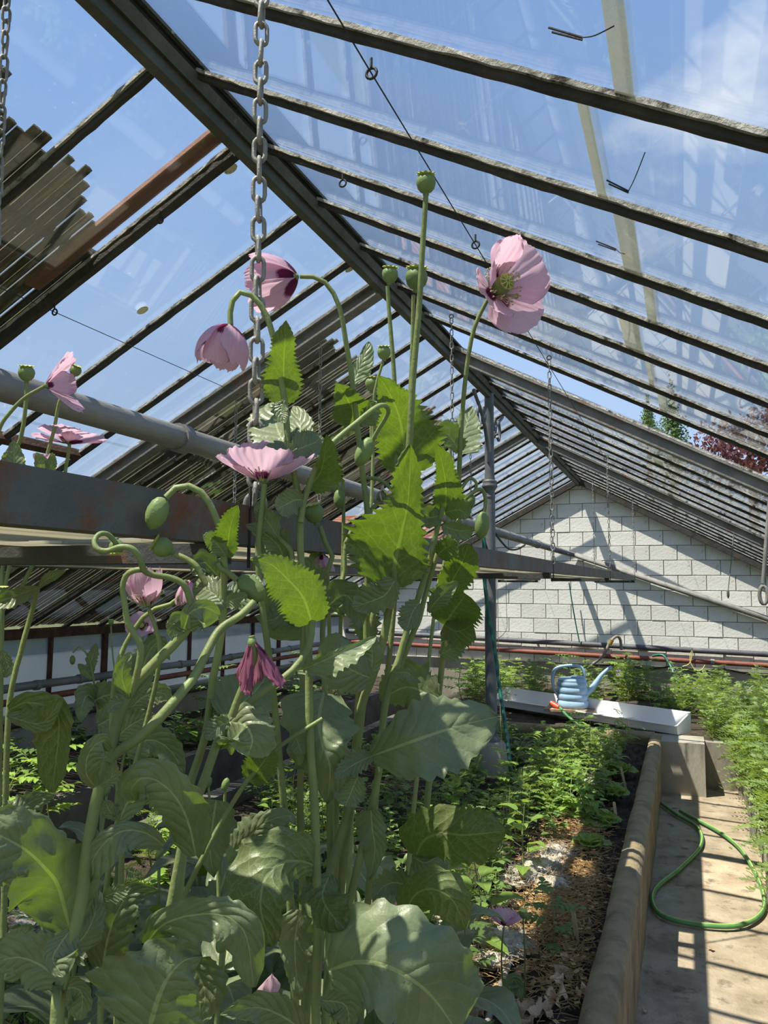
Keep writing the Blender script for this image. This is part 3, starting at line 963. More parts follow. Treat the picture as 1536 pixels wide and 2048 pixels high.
# ------------------------------------------------------------------ wires with eyelets along the roof
def eyelet(mb, p, r=.011):
    ring = [Vector(p) + Vector((r * math.cos(2 * math.pi * k / 14), .002, r * math.sin(2 * math.pi * k / 14))) for k in range(15)]
    mb.tube(ring, .0032, 6, cap=False)
    mb.tube([Vector(p) + Vector((0, 0, r)), Vector(p) + Vector((0, 0, r + .02))], .003, 6)
for side, X, lab, ys in ((1, -.55, 'taut wire strung through eyelets along the clear roof slope', [1.32, 2.135, 2.92, 4.42, 5.25, 6.09]), (-1, -2.10, 'taut wire strung along the roof slope with the slat mats', [1.25, 2.08, 3.30, 4.94])):
    z = under(side, X, .085)
    o = thing('wire', (X, ys[0], z), lab, 'wire')
    g = MB(); g.tube([(X, YB + .2, z + .02)] + [(X, y, z) for y in ys] + [(X, YW - .3, z)], .0016, 5); g.build('strand', 'black_iron', o)
    for y in ys:
        g = MB(); eyelet(g, (X, y, z)); g.build('eyelet', 'black_iron', o, smooth=True)
for px, side, lab in (((685, 366), 1, 'iron eyelet on a bar close to the ridge'), ((320, 440), -1, 'iron eyelet under the heavy bar of the mat-covered slope')):
    p = onroof(side, px[0], px[1], .07)
    g = MB(); eyelet(g, p); tag(g.build('eyelet', 'black_iron', smooth=True), lab, 'eyelet')
# bent wire clips under pane joints
for (x0, y0), (x1, y1), (x2, y2), lab in (((1097, 55), (1165, 75), (1228, 52), 'bent wire clip across the wide grimy pane joint'), ((1213, 360), (1257, 382), (1290, 305), 'bent wire clip with a long curled end under the second pane joint'), ((1192, 482), (1232, 498), (1250, 508), 'short wire clip on the broad cloudy pane joint')):
    a, b, c = onroof(1, x0, y0, .012), onroof(1, x1, y1, .012), onroof(1, x2, y2, .02)
    g = MB(); g.tube([a, b, b + Vector((0, 0, -.004)), a.lerp(b, .1) + Vector((0, 0, -.006))], .0018, 5); g.tube(curve3([b, b.lerp(c, .4) + Vector((0, 0, -.004)), c], 8), .0011, 5)
    tag(g.build('wire_clip', 'black_iron'), lab, 'clip')

# ------------------------------------------------------------------ slat mats on the left slope
def slat_mat(y0, y1, utop, label, edge=.10, ubot=None, mat='slat_wood', tail=0):
    o = thing('shade_mat', rp(-1, utop, (y0 + y1) / 2, .03), label, 'shade mat', 'slat mats on the roof')
    p = .036; n = int((y1 - y0) / p)
    for k in range(n):
        y = y0 + (k + .5) * p
        u0 = utop + edge * (noise.noise((k * .31, y, 3)) + .5 * random.uniform(-1, 1)) 
        if tail and k > n - tail:
            u0 += .035 * (k - n + tail)
        w = p * random.uniform(.80, 1.0)
        if random.random() < .05:
            u0 += random.uniform(.1, .5)
        h = random.uniform(.020, .028)
        g = MB()
        ub = (ubot or LEN_L) - random.uniform(0, .03)
        rows = []
        for j in range(7):
            u = u0 + (ub - u0) * j / 6
            dy = .003 * noise.noise((u * 2, k, 1))
            rows.append([rp(-1, u, y - w / 2 + dy, h), rp(-1, u, y + w / 2 + dy, h), rp(-1, u, y + w * .3 + dy, h + .011), rp(-1, u, y - w * .3 + dy, h + .011)])
        g.grid(rows, close=True); g.fan(rows[0][::-1]); g.fan(rows[-1])
        g.build('slat', mat, o)
    for u in (utop + .25, utop + 1.1, utop + 1.95):
        g = MB(); rbox(g, -1, u, u + .05, y0, y1, .038, .050); g.build('batten', mat, o)
    return o
slat_mat(-.30, 2.12, .46, 'dark mossy slat mat with a ragged upper edge on the nearest bays', .10, None, 'mossy_slat', 9)
slat_mat(3.36, 6.30, .47, 'weathered slat mat on the middle of the roof slope behind the poppies', .06)
slat_mat(7.05, 8.2, 1.25, 'short slat mat low on the far bays of the slope', .05)

# ------------------------------------------------------------------ levers, rods on the right slope
pz = atY(1470, 1055, 7.4); pe = atY(1456, 1183, 7.4)
o = thing('hanging_wire', pz, 'thin bent wire hanging down with a small bulb end', 'wire')
g = MB(); g.tube(curve3([pz + Vector((.28, -.5, .15)), pz + Vector((.06, -.1, .03)), pz, pz.lerp(pe, .5), pe], 20), .005, 6); g.build('strand', 'pipe_grey', o, smooth=True)
g = MB(); g.lathe([(.004, 0), (.011, .02), (.011, .06), (.004, .075)], pe - Vector((0, 0, .06)), (0, 0, 1), 8); g.build('bulb', 'pipe_dark', o, smooth=True)
pz = atY(1536, 1040, 5.2); pe = atY(1527, 1190, 5.2)
o = thing('vent_lever', pz, 'iron vent lever ending in an oval loop before the block wall', 'lever')
g = MB(); g.tube([pz + Vector((.02, 0, .18)), pz, pe + Vector((.0, 0, .07))], .012, 8); g.build('rod', 'pipe_grey', o, smooth=True)
g = MB(); lp_ = [pe + Vector((.022 * math.cos(a * .449), 0, .055 * math.sin(a * .449))) for a in range(15)]
g.tube(lp_, .011, 8, cap=False); g.build('loop', 'pipe_grey', o, smooth=True)

# ------------------------------------------------------------------ watering can, trough, boards at the back
cz = .49
cp = atZ(1145, 1415, cz); RCAN = .135
can = thing('watering_can', cp, 'light blue plastic watering can standing on the white trough', 'watering can')
g = MB()
prof = [(.90, 0), (.985, .008), (1.0, .03), (.985, .062), (.925, .07), (.925, .078), (.98, .088), (.985, .122), (.915, .132), (.915, .14), (.97, .15), (.97, .184), (.905, .194), (.905, .202), (.96, .212), (.955, .238), (.90, .246), (.93, .254), (.92, .266), (.80, .278), (.30, .282)]
g.lathe([(r * RCAN, h) for r, h in prof], cp, (0, 0, 1), 28, mod=lambda k, n: 1 + .10 * math.cos(4 * math.pi * k / n)); g.build('body', 'can_blue', can, smooth=True)
ex = Vector((.96, .28, 0))
g = MB(); g.lathe([(.060, 0), (.066, .01), (.060, .018), (.02, .020)], cp + Vector((0, 0, .278)) + ex * .05, (0, 0, 1), 18); g.build('filler_lid', 'can_blue', can, smooth=True)
hp = curve3([cp - ex * .125 + Vector((0, 0, .10)), cp - ex * .17 + Vector((0, 0, .17)), cp - ex * .185 + Vector((0, 0, .28)), cp - ex * .15 + Vector((0, 0, .365)), cp - ex * .03 + Vector((0, 0, .395)), cp + ex * .08 + Vector((0, 0, .385)), cp + ex * .115 + Vector((0, 0, .33)), cp + ex * .115 + Vector((0, 0, .29))], 30)
g = MB(); g.tube(hp, .015, 10); g.build('handle', 'can_blue', can, smooth=True)
sp = curve3([cp + ex * .11 + Vector((0, 0, .12)), cp + ex * .19 + Vector((0, 0, .19)), cp + ex * .27 + Vector((0, 0, .30)), cp + ex * .34 + Vector((0, 0, .37))], 16)
g = MB(); g.tube(sp, [.036 - .022 * k / 15 for k in range(16)], 12); spout = g.build('spout', 'can_blue', can, smooth=True)
g = MB(); g.tube([sp[-1], sp[-1] + ex * .035 + Vector((0, 0, .012))], [.014, .022], 12); g.build('nozzle', 'can_blue', can, smooth=True)
# trough
ta, tb = atZ(1355, 1455, .47), atZ(985, 1398, .47)
tr_d = (tb - ta); tl = tr_d.length; tdir = tr_d.normalized(); tn = Vector((-tdir.y, tdir.x, 0))
if tn.y < 0:
    tn = -tn
o = thing('white_trough', ta, 'long white plastic trough lying across the bed end', 'trough')
def tp_(s, n, z):
    q = ta + tdir * s + tn * n
    return (q.x, q.y, z)
prof = [(.0, .41), (-.012, .475), (-.03, .478), (-.03, .485), (-.004, .485), (.012, .42), (.19, .42), (.205, .575), (.222, .575), (.222, .568), (.212, .41)]
rows = [[tp_(s, n, z) for n, z in prof] for s in (0, tl * .33, tl * .66, tl)]
g = MB(); g.grid(rows, close=True); g.build('shell', 'white_plastic', o)
for s in (0.0, tl - .01):
    g = MB(); rows = [[tp_(s + e, n, z) for n, z in ((.0, .41), (-.012, .48), (.205, .57), (.212, .41))] for e in (0, .012)]
    g.grid(rows, close=True); g.fan(rows[0][::-1]); g.fan(rows[1]); g.build('end_cap', 'white_plastic', o)
g = MB(); c = cp + Vector((-.02, -.06, 0))
g.hexa([c + Vector(v) for v in ((-.22, -.13, -.022), (.24, -.08, -.022), (.22, .18, -.022), (-.22, .16, -.022), (-.22, -.13, -.002), (.24, -.08, -.002), (.22, .18, -.002), (-.22, .16, -.002))])
tag(g.build('wooden_board', 'board_wood'), 'weathered board under the blue watering can', 'board')
g = MB(); c = atZ(1112, 1412, .49) + Vector((0, -.12, .02))
g.tube([c + Vector((-.03, .02, .02)), c + Vector((.02, -.01, 0)), c + Vector((.05, -.03, -.01))], [.026, .026, .018], 10)
tag(g.build('hose_connector', 'red_plastic', smooth=True), 'red hose connector beside the watering can', 'connector')

# ------------------------------------------------------------------ hoses and cords
def hose(name, pts, r, mat, label, n=60, stripe=None, cat='hose'):
    c = curve3(pts, n)
    o = thing(name, c[0], label, cat)
    g = MB(); g.tube(c, r, 10); g.build('tube', mat, o, smooth=True)
    if stripe:
        g = MB(); g.tube([p + Vector((0, 0, r * .75)) for p in c], r * .42, 6); g.build('stripe', stripe, o, smooth=True)
    return o
hp = [(1322, 1606), (1352, 1628), (1395, 1655), (1402, 1690), (1362, 1735), (1311, 1778), (1309, 1815), (1340, 1838), (1420, 1852), (1490, 1848), (1528, 1815), (1517, 1760), (1482, 1700), (1440, 1665), (1398, 1642), (1360, 1622)]
hose('garden_hose', [atZ(x, y, .022) for x, y in hp], .0115, 'hose_green', 'green garden hose looped on the concrete path', 110, 'hose_stripe')
hose('teal_hose', [atY(x, y, Y) for x, y, Y in ((968, 1075, 5.32), (969, 1160, 5.30), (978, 1230, 5.30), (990, 1300, 5.28), (1000, 1380, 5.24), (1012, 1460, 5.1), (1025, 1560, 4.9), (1045, 1610, 4.7), (1075, 1655, 4.55))], .013, 'hose_teal', 'dark teal hose hanging down beside the iron post', 50)
hose('green_hose', [atY(x, y, Y) for x, y, Y in ((1120, 1415, 7.4), (1135, 1432, 7.2), (1165, 1455, 7.0), (1190, 1475, 6.8))], .012, 'hose_green', 'short green hose running from the red connector', 20)
hose('green_tube', [atY(x, y, YW - .12) for x, y in ((1138, 1165), (1145, 1210), (1152, 1250), (1159, 1285))], .008, 'hose_teal', 'thin green tube hanging in front of the block wall', 16)
hose('wall_hose', [atY(x, y, Y) for x, y, Y in ((1256, 1315, 10.2), (1262, 1355, 9.9), (1275, 1385, 9.6), (1285, 1400, 9.4))], .016, 'hose_green', 'green hose drooping under the red wall pipe', 16)
hose('dark_hose', [atY(x, y, Y) for x, y, Y in ((1305, 1312, 10.3), (1325, 1310, 10.25), (1337, 1325, 10.2), (1347, 1345, 10.1), (1362, 1385, 9.9), (1385, 1420, 9.6))], .016, 'hose_teal', 'teal hose bent over the red wall pipe', 24)
o = hose('brown_hose', [atY(x, y, Y) for x, y, Y in ((1165, 1345, 10.1), (1180, 1332, 10.1), (1205, 1312, 10.15), (1220, 1285, 10.2), (1232, 1273, 10.25), (1240, 1278, 10.3), (1243, 1300, 10.3))], .018, 'hose_brown', 'grey-brown hose with brass fitting arching over the wall pipes', 30)
c = atY(1221, 1284, 10.19)
g = MB(); g.tube([c - Vector((.01, 0, .03)), c + Vector((.02, 0, .03))], .026, 10); g.build('fitting', 'brass', o, smooth=True)
hose('yellow_cord', [atY(x, y, YW - .16) for x, y in ((1365, 1333), (1378, 1328), (1384, 1312), (1385, 1296), (1380, 1318), (1386, 1335), (1396, 1342), (1405, 1338), (1410, 1330))], .006, 'yellow_cord', 'yellow cord looped over the red wall pipe', 30, cat='cord')
hose('black_cable', [atY(x, y, YW - .06) for x, y in ((1120, 1335), (1236, 1330), (1290, 1338), (1345, 1334), (1400, 1346), (1440, 1338), (1500, 1348), (1560, 1352))], .010, 'cable', 'black cable sagging below the wall pipes', 40, cat='cable')
hose('loop_cable', [atX(x, y, -1.34) for x, y in ((988, 1062), (1000, 1080), (1018, 1098), (1036, 1098), (1050, 1090))], .008, 'cable', 'grey cable drooping from the long pipe behind the post', 20, cat='cable')
hose('twine', [atY(x, y, 5.25) for x, y in ((995, 1155), (996, 1220), (997, 1290), (999, 1360), (1001, 1430), (1003, 1500), (1000, 1545), (996, 1565))], .0022, 'twine', 'pale twine hanging straight down next to the post', 24, cat='twine')
hose('twine', [atY(x, y, 6.3) for x, y in ((1012, 1160), (1013, 1220), (1014, 1255), (1005, 1270), (992, 1280))], .0022, 'twine', 'loose twine curving from the shelf to the post', 24, cat='twine')

# ------------------------------------------------------------------ poppies
PROF = {
    'clasp': [(0, .50), (.10, .86), (.28, 1.0), (.5, .86), (.72, .58), (.9, .28), (1, .02)],
    'oval': [(0, .20), (.15, .62), (.40, 1.0), (.65, .93), (.85, .58), (.95, .32), (1, .06)],
    'fan': [(0, .45), (.2, .85), (.5, 1.0), (.75, .92), (.92, .6), (1, .2)],
    'lance': [(0, .35), (.2, .9), (.4, 1.0), (.7, .65), (.9, .3), (1, .02)],
    'lyre': [(0, .42), (.08, .82), (.20, 1.0), (.36, .92), (.48, .58), (.62, .44), (.80, .34), (.92, .20), (1, .02)],
    'lyre2': [(0, .45), (.10, .92), (.22, 1.0), (.36, .80), (.55, .70), (.78, .50), (.92, .25), (1, .02)],
    'band': [(0, .35), (.12, .8), (.3, 1.0), (.7, 1.0), (.88, .75), (1, .15)],
}
def lerp_knots(k, t):
    for (a, b), (c, d) in zip(k, k[1:]):
        if t <= c:
            return b + (d - b) * (t - a) / (c - a)
    return k[-1][1]
SCOL = (-1.0, -.93, -.80, -.6, -.38, -.16, -.045, 0.0, .045, .16, .38, .6, .80, .93, 1.0)
def leaf_rows(mb, mid, side, nrm, wl, wr, prof, teeth=.06, nteeth=9, wave=.08, zl=.2, zr=.2, sd=0.0, crumple=.025, cols=SCOL):
    n = len(mid)
    rows, uvs = [], []
    kn = PROF[prof]
    for i in range(n):
        t = i / (n - 1)
        p = lerp_knots(kn, t)
        row, uv = [], []
        for s in cols:
            w, z = (wl, zl) if s < 0 else (wr, zr)
            a = abs(s)
            sg = -1 if s < 0 else 1
            ph = t * nteeth + (.37 if s < 0 else 0) + 1.1 * noise.noise((t * 4, sd, sg))
            tooth = 1.0 + teeth * (abs((ph % 1.0) - .5) * 2 - .5) * 2 * max(0, (a - .75) / .25) * (.4 + .6 * math.sin(math.pi * min(1, t * 1.05 + .03)))
            off = w * p * a * tooth * (1 + .24 * noise.noise((t * 4.3, sd + 9, sg)) * a)
            wv = wave * w * math.sin(t * 15 + sd * 3 + (1.7 if s < 0 else 0)) * a ** 2.2 * math.sin(math.pi * min(.97, t + .04))
            wv += wave * .7 * w * noise.noise((t * 6 + sd, s * 2, sd)) * a
            cr = crumple * w * ((abs(math.sin((t - a * .22) * 19 + sd + 2.5 * noise.noise((t * 3, s * 2, sd)))) - .5) * a * (1 - a) * 1.5 * p + 2.2 * noise.noise((t * 7 + sd, s * 2.6, sd * 2)) * min(1, a * 3) + 1.3 * noise.noise((t * 17 + sd, s * 6, sd)) * a)
            rib = -.02 * (wl + wr) * math.exp(-(a / .06) ** 2) * (1 - t) if a < .2 else 0
            row.append(mid[i] + side[i] * (sg * off) + nrm[i] * (z * w * p * a ** 1.35 + wv + cr + rib))
            uv.append((.5 + .5 * s, t))
        rows.append(row); uvs.append(uv)
    mb.grid(rows, uvs)
class Plant:
    def __init__(s, label, stem=None, D=1.0, r0=.003, r1=.007, base=None, name='poppy_plant', group='opium poppies in the raised bed', foot=True, n=60):
        """stem: pixel points top -> bottom; D: depth or list of depths"""
        P = s.path(stem, D) if stem else []
        if base is None:
            b = P[-1]
            base = Vector((min(b.x, -.36), b.y, SOIL - .05)) if foot else b
        s.o = thing(name, base, label, 'poppy', group)
        s.base = Vector(base)
        if P:
            pts = P + ([Vector((s.base.x * .5 + P[-1].x * .5, P[-1].y, (P[-1].z + s.base.z) / 2)), s.base] if foot and P[-1].z > s.base.z + .12 else [])
            c = curve3(pts, n)
            s.stem_line = c
            g = MB(); g.tube(c, [r0 + (r1 - r0) * k / (n - 1) for k in range(n)], 9); g.build('stem', 'poppy_stem', s.o, smooth=True)
    @staticmethod
    def path(pts, D):
        if isinstance(D, (int, float)):
            D = [D] * len(pts)
        if len(D) != len(pts):
            D = [lerp_knots([(q / (len(D) - 1), D[q]) for q in range(len(D))], i / (len(pts) - 1)) for i in range(len(pts))]
        return [at(x, y, d) for (x, y), d in zip(pts, D)]
    def branch(s, pts, D, r0=.003, r1=.0045, n=40):
        c = curve3(s.path(pts, D), n)
        g = MB(); g.tube(c, [r0 + (r1 - r0) * k / (n - 1) for k in range(n)], 8); g.build('branch', 'poppy_stem', s.o, smooth=True)
    def leaf(s, pts, D, wl, wr, zl=.2, zr=.2, prof='clasp', teeth=.13, nt=10, wave=.13, crumple=.05, n=44, mat='poppy_leaf', under=None):
        """pts: pixel points of the midrib base -> tip; wl / wr: half widths in pixels left / right of it; zl / zr: how far the edges come towards the viewer"""
        n = max(n, int(nt * 4.6))
        Dl = [D] * len(pts) if isinstance(D, (int, float)) else D
        if len(Dl) != len(pts):
            Dl = [lerp_knots([(q / (len(Dl) - 1), Dl[q]) for q in range(len(Dl))], i / (len(pts) - 1)) for i in range(len(pts))]
        sp = spline([(x, y, d * 100) for (x, y), d in zip(pts, Dl)], n)
        mid, side, nrm = [], [], []
        for i in range(n):
            x, y, d = sp[i][0], sp[i][1], sp[i][2] / 100
            a, b = sp[max(i - 1, 0)], sp[min(i + 1, n - 1)]
            tx, ty = b[0] - a[0], b[1] - a[1]
            l = math.hypot(tx, ty) or 1.0
            tx, ty = tx / l, ty / l
            mid.append(at(x, y, d))
            side.append((RT * (-ty) - UP * tx) * (d / F))          # points to the right of the walking direction
            nrm.append(-ray(x, y).normalized() * (d / F))
        g = MB()
        leaf_rows(g, mid, side, nrm, wl, wr, prof, teeth * 1.35 + .025, nt, wave, zl, zr, pts[0][0] * .013 + pts[0][1] * .007, crumple)
        if under is None:
            under = Dl[-1] < Dl[0] - .055
        if under:
            g.f = [q[::-1] for q in g.f]
            g.uv = [g.uv[4 * (i // 4) + 3 - i % 4] for i in range(len(g.uv))]
        return g.build('leaf', mat, s.o, smooth=True)
    def capsule(s, px, D, r_px, axis, small=False, mat='capsule'):
        c = at(px[0], px[1], D); r = r_px * D / F
        ax = cam_dir(axis)
        g = MB()
        g.lathe([(r * .22, -1.25 * r), (r * .34, -1.15 * r), (r * .24, -1.02 * r), (r * .55, -.88 * r), (r * .86, -.5 * r), (r, 0), (r * .93, .38 * r), (r * .72, .68 * r), (r * .62, .78 * r)], c, ax, 20, mod=lambda k, n: 1 + .018 * math.cos(math.pi * k))
        o = g.build('capsule', mat, s.o, smooth=True)
        g = MB(); n = 22
        rim = []
        ref = Vector((.3, .2, .9)); a = (ref - ax * ref.dot(ax)).normalized(); b = ax.cross(a)
        top = [c + ax * r * 1.0 + (a * math.cos(2 * math.pi * k / n) + b * math.sin(2 * math.pi * k / n)) * r * .25 for k in range(n)]
        out = [c + ax * r * (.80 if k % 2 else .92) + (a * math.cos(2 * math.pi * k / n) + b * math.sin(2 * math.pi * k / n)) * r * (1.04 if k % 2 == 0 else .84) for k in range(n)]
        low = [c + ax * r * .74 + (a * math.cos(2 * math.pi * k / n) + b * math.sin(2 * math.pi * k / n)) * r * .62 for k in range(n)]
        g.grid([low, out, top], close=True); g.fan(top)
        g.build('stigma_disc', 'stigma', o)
        return o
    def bud(s, px, D, length, width, axis):
        """axis points from the stalk end to the tip"""
        c = at(px[0], px[1], D); L = length * D / F; w = width * D / F / 2
        ax = cam_dir(axis)
        g = MB()
        pr = [(.16, -.5), (.5, -.46), (.82, -.32), (1, -.08), (.98, .12), (.80, .32), (.52, .45), (.2, .51), (.05, .54)]
        g.lathe([(q * w, h * L) for q, h in pr], c, ax, 18, xdir=RT + UP * .2, mod=lambda k, n: .90 if k in (4, 13) else 1.0)
        return g.build('bud', 'capsule', s.o, smooth=True)
    def flower(s, px, D, R, axis, e0=.35, k=.8, petals=4, spin=0.0, wide=1.2, mat='petal', core=True, lens=None, crink=.05, elevs=None):
        o3 = at(px[0], px[1], D)
        ax = cam_dir(axis)
        ref = cam_dir((math.cos(spin), math.sin(spin), .13)); a = (ref - ax * ref.dot(ax)).normalized(); b = ax.cross(a)
        r = R * (.17 if core else .085)
        g = MB(); g.lathe([(r * .3, 0), (r * .7, r * .3), (r, r * 1.1), (r * .92, r * 1.7), (r * .7, r * 2.1), (r * .75, r * 2.2), (r * .2, r * 2.35)], o3, ax, 16)
        fl = g.build('flower', 'capsule', s.o, smooth=True)
        if core:
            g = MB(); n = 18; h = r * 2.18
            out = [o3 + ax * (h + (0 if q % 2 else r * .1)) + (a * math.cos(2 * math.pi * q / n) + b * math.sin(2 * math.pi * q / n)) * r * (.98 if q % 2 == 0 else .80) for q in range(n)]
            g.fan(out)
            for q in range(0, n, 2):
                d = (a * math.cos(2 * math.pi * q / n) + b * math.sin(2 * math.pi * q / n))
                g.tube([o3 + ax * (h + r * .22) + d * r * .15, o3 + ax * (h + r * .18) + d * r * .92], r * .075, 5)
            g.build('stigma_disc', 'stigma', fl)
            g = MB()
            rnd = random.Random(int(px[0] * 7 + px[1]))
            for q in range(70):
                ang = rnd.uniform(0, 6.283); d = a * math.cos(ang) + b * math.sin(ang)
                l = R * rnd.uniform(.26, .40); sp_ = rnd.uniform(.5, 1.0)
                p1 = o3 + d * r * .9 + ax * r * .3; p2 = o3 + d * (r * .9 + l * sp_ * .75) + ax * (r * .3 + l * (1.1 - .5 * sp_))
                g.tube([p1, p1.lerp(p2, .6) + ax * l * .08, p2], R * .005, 4, cap=False)
                g.tube([p2, p2 + ax * R * .035], R * .012, 5)
            g.build('stamens', 'stamen', fl)
        for q in range(petals):
            ph = 2 * math.pi * q / petals
            el = (elevs[q] if elevs else e0) + (.10 if q % 2 else -.06)
            RR = R * (lens[q] if lens else (1.0 if q % 2 else 1.06))
            rows, uvs = [], []
            ns, na = 15, 45
            sd = px[0] * .1 + q * 3.1
            for i in range(ns):
                t = i / (ns - 1); row, uv = [], []
                for j in range(na):
                    u = -1 + 2 * j / (na - 1)
                    half = wide * (1 if t < .8 else 1 - .25 * ((t - .8) / .2) ** 2)
                    tt = t * (1 - .04 * u * u - .13 * u ** 8) * (1 + (.05 * noise.noise((u * 4, sd, 1)) + .035 * noise.noise((u * 15, sd, t))) * t)
                    if k:
                        rho, hh = math.sin(k * tt) / k, (1 - math.cos(k * tt)) / k
                    else:
                        rho, hh = tt, 0
                    x_ = rho * math.cos(el) - hh * math.sin(el); z_ = rho * math.sin(el) + hh * math.cos(el)
                    ang = ph + u * half * (.86 + .14 * min(1, t * 2.5))
                    fold = crink * (math.sin(u * 9 + sd) * .35 + noise.noise((u * 5 + sd, t * 2, 0)) + .6 * noise.noise((u * 13, t * 4, sd))) * t ** 1.6 + .010 * math.sin(u * 34 + 3 * noise.noise((u * 3, sd, 2))) * t ** 1.2
                    layer = (.018 if q % 2 else -.012) * min(1, t * 3)
                    d = a * math.cos(ang) + b * math.sin(ang)
                    row.append(o3 + (d * x_ + ax * z_) * RR + (ax * math.cos(el) - d * math.sin(el)) * RR * (fold + layer))
                    uv.append((.5 + .5 * u, t))
                rows.append(row); uvs.append(uv)
            g = MB(); g.grid(rows, uvs); g.build('petal', mat, fl, smooth=True)
        return fl
def cam_dir(v):
    """(right, up, towards the viewer) -> world"""
    return (RT * v[0] + UP * v[1] - FW * v[2]).normalized()

# tall capsule plant in the middle, with the two large toothed backlit leaves
p = Plant('tallest poppy with a single ripe capsule on a straight stem and big backlit leaves', [(852, 390), (845, 500), (838, 620), (826, 760), (818, 900), (807, 1000), (793, 1120), (782, 1190), (768, 1275), (748, 1345), (722, 1415), (712, 1500), (700, 1610), (676, 1690), (660, 1750), (640, 1850), (630, 1960), (622, 2090)], [1.10, 1.12, 1.13, 1.12, 1.05], .0038, .0105, n=90)
p.capsule((852, 366), 1.10, 20, (.0, 1, .1))
p.leaf([(815, 945), (808, 885), (797, 830), (780, 790), (758, 752)], [1.33, 1.28, 1.24, 1.20, 1.16], 60, 76, .05, .05, 'clasp', .09, 20)
p.leaf([(784, 1172), (792, 1120), (805, 1062), (816, 1005), (820, 945), (820, 888)], [1.13, 1.11, 1.07, 1.03, .99, .95], 100, 60, .08, .08, 'lyre', .11, 20)
p.leaf([(790, 1160), (770, 1190), (735, 1205), (705, 1215)], [1.10, 1.10], 26, 34, -.2, .2, 'fan')
p.leaf([(740, 1355), (715, 1345), (692, 1330), (685, 1300), (700, 1282)], [.99, .96, .94, .95], 55, 40, .1, -.4, 'fan', .05)
p.leaf([(742, 1350), (745, 1315), (742, 1290), (735, 1275)], [1.03, 1.02], 40, 22, .1, -.2, 'oval', .05)
p.leaf([(648, 1385), (638, 1440), (645, 1490), (660, 1535), (655, 1608)], [1.06, 1.02, 1.0, 1.0, 1.03], 72, 78, -.25, -.25, 'clasp', .06, 7, .12)
p.leaf([(716, 1553), (700, 1590), (690, 1612)], [1.03, 1.02], 28, 40, .1, .1, 'fan')
p.leaf([(744, 1512), (790, 1495), (837, 1478), (910, 1454), (996, 1433)], [1.03, 1.01, 1.0, 1.02, 1.06], 75, 88, -.6, .6, 'oval', .05, 9, .06)
p.leaf([(744, 1512), (715, 1525), (690, 1540), (668, 1560)], [1.03, 1.0, .98], 22, 26, .1, .1, 'lance')
p.leaf([(655, 1942), (715, 1925), (775, 1934), (832, 1966), (871, 2002), (912, 2060)], [.93, .90, .88, .88, .9, .92], 128, 92, -.6, .45, 'band', .04, 8, .07)
p.leaf([(660, 1748), (645, 1790), (660, 1825), (690, 1858)], [.98, .94, .92], 52, 48, .1, -.4, 'oval', .06)
p.leaf([(640, 1735), (600, 1722), (560, 1728), (530, 1760), (522, 1820), (545, 1892)], [.97, .95, .92, .90, .89, .91], 62, 82, .1, -.35, 'oval', .05, 8)

# right-hand flower
p = Plant('poppy with the wide open pink flower at the upper right of the clump', [(980, 590), (950, 652), (935, 725), (926, 810), (921, 890), (917, 980), (914, 1080), (906, 1170), (891, 1240), (886, 1310), (877, 1396), (868, 1480), (858, 1566), (850, 1640), (836, 1700), (822, 1760), (806, 1830), (790, 1920), (775, 2060)], [1.33, 1.36, 1.38, 1.36, 1.25], .0036, .0085, n=90)
p.flower((988, 582), 1.33, .096, (.44, .17, .80), .42, .70, spin=2.3, lens=[1.12, .86, 1.0, 1.05], elevs=[.72, .10, .02, .10])
p.leaf([(918, 905), (926, 870), (936, 840), (945, 812)], [1.37, 1.41, 1.46], 38, 40, .2, .15, 'clasp', .1)
p.leaf([(918, 905), (905, 880), (892, 868), (880, 884)], [1.36, 1.35], 16, 26, .2, .2, 'fan')
p.leaf([(889, 1250), (905, 1225), (920, 1205), (932, 1188)], [1.37, 1.33, 1.29, 1.25], 58, 56, .15, .15, 'fan', .1)
p.leaf([(888, 1250), (912, 1262), (930, 1258), (945, 1250)], [1.36, 1.32, 1.29], 25, 35, .15, .15, 'fan', .1)
p.leaf([(880, 1310), (898, 1300), (915, 1285), (926, 1272)], [1.36, 1.35], 22, 26, .1, .1, 'oval')
p.leaf([(877, 1396), (850, 1385), (810, 1375), (760, 1400)], [1.36, 1.38, 1.42], 40, 55, .1, .1, 'oval')
p.leaf([(832, 1712), (848, 1681), (884, 1666), (930, 1670), (1010, 1662)], [1.27, 1.22, 1.17, 1.13, 1.10], 58, 62, -.3, -.5, 'band', .08, 8)
p.leaf([(828, 1715), (850, 1725), (870, 1715), (885, 1690)], [1.27, 1.28], 20, 32, .1, .1, 'fan', .05)
p.leaf([(806, 1835), (830, 1790), (865, 1778), (905, 1800), (932, 1858)], [1.24, 1.20, 1.17, 1.16, 1.18], 46, 58, -.2, -.3, 'oval', .07)
p.leaf([(822, 1775), (790, 1765), (765, 1775), (745, 1800)], [1.26, 1.22], 28, 30, .2, .1, 'lance')
p.branch([(968, 1028), (971, 1000), (965, 981), (952, 981), (932, 997), (916, 1020)], 1.34)
p.bud((964, 1050), 1.34, 54, 30, (-.12, -1, 0))
p.branch([(948, 985), (953, 968), (943, 957), (930, 966), (916, 990)], 1.36, .0026, .0035)
p.bud((940, 1005), 1.36, 34, 20, (-.3, -1, 0))

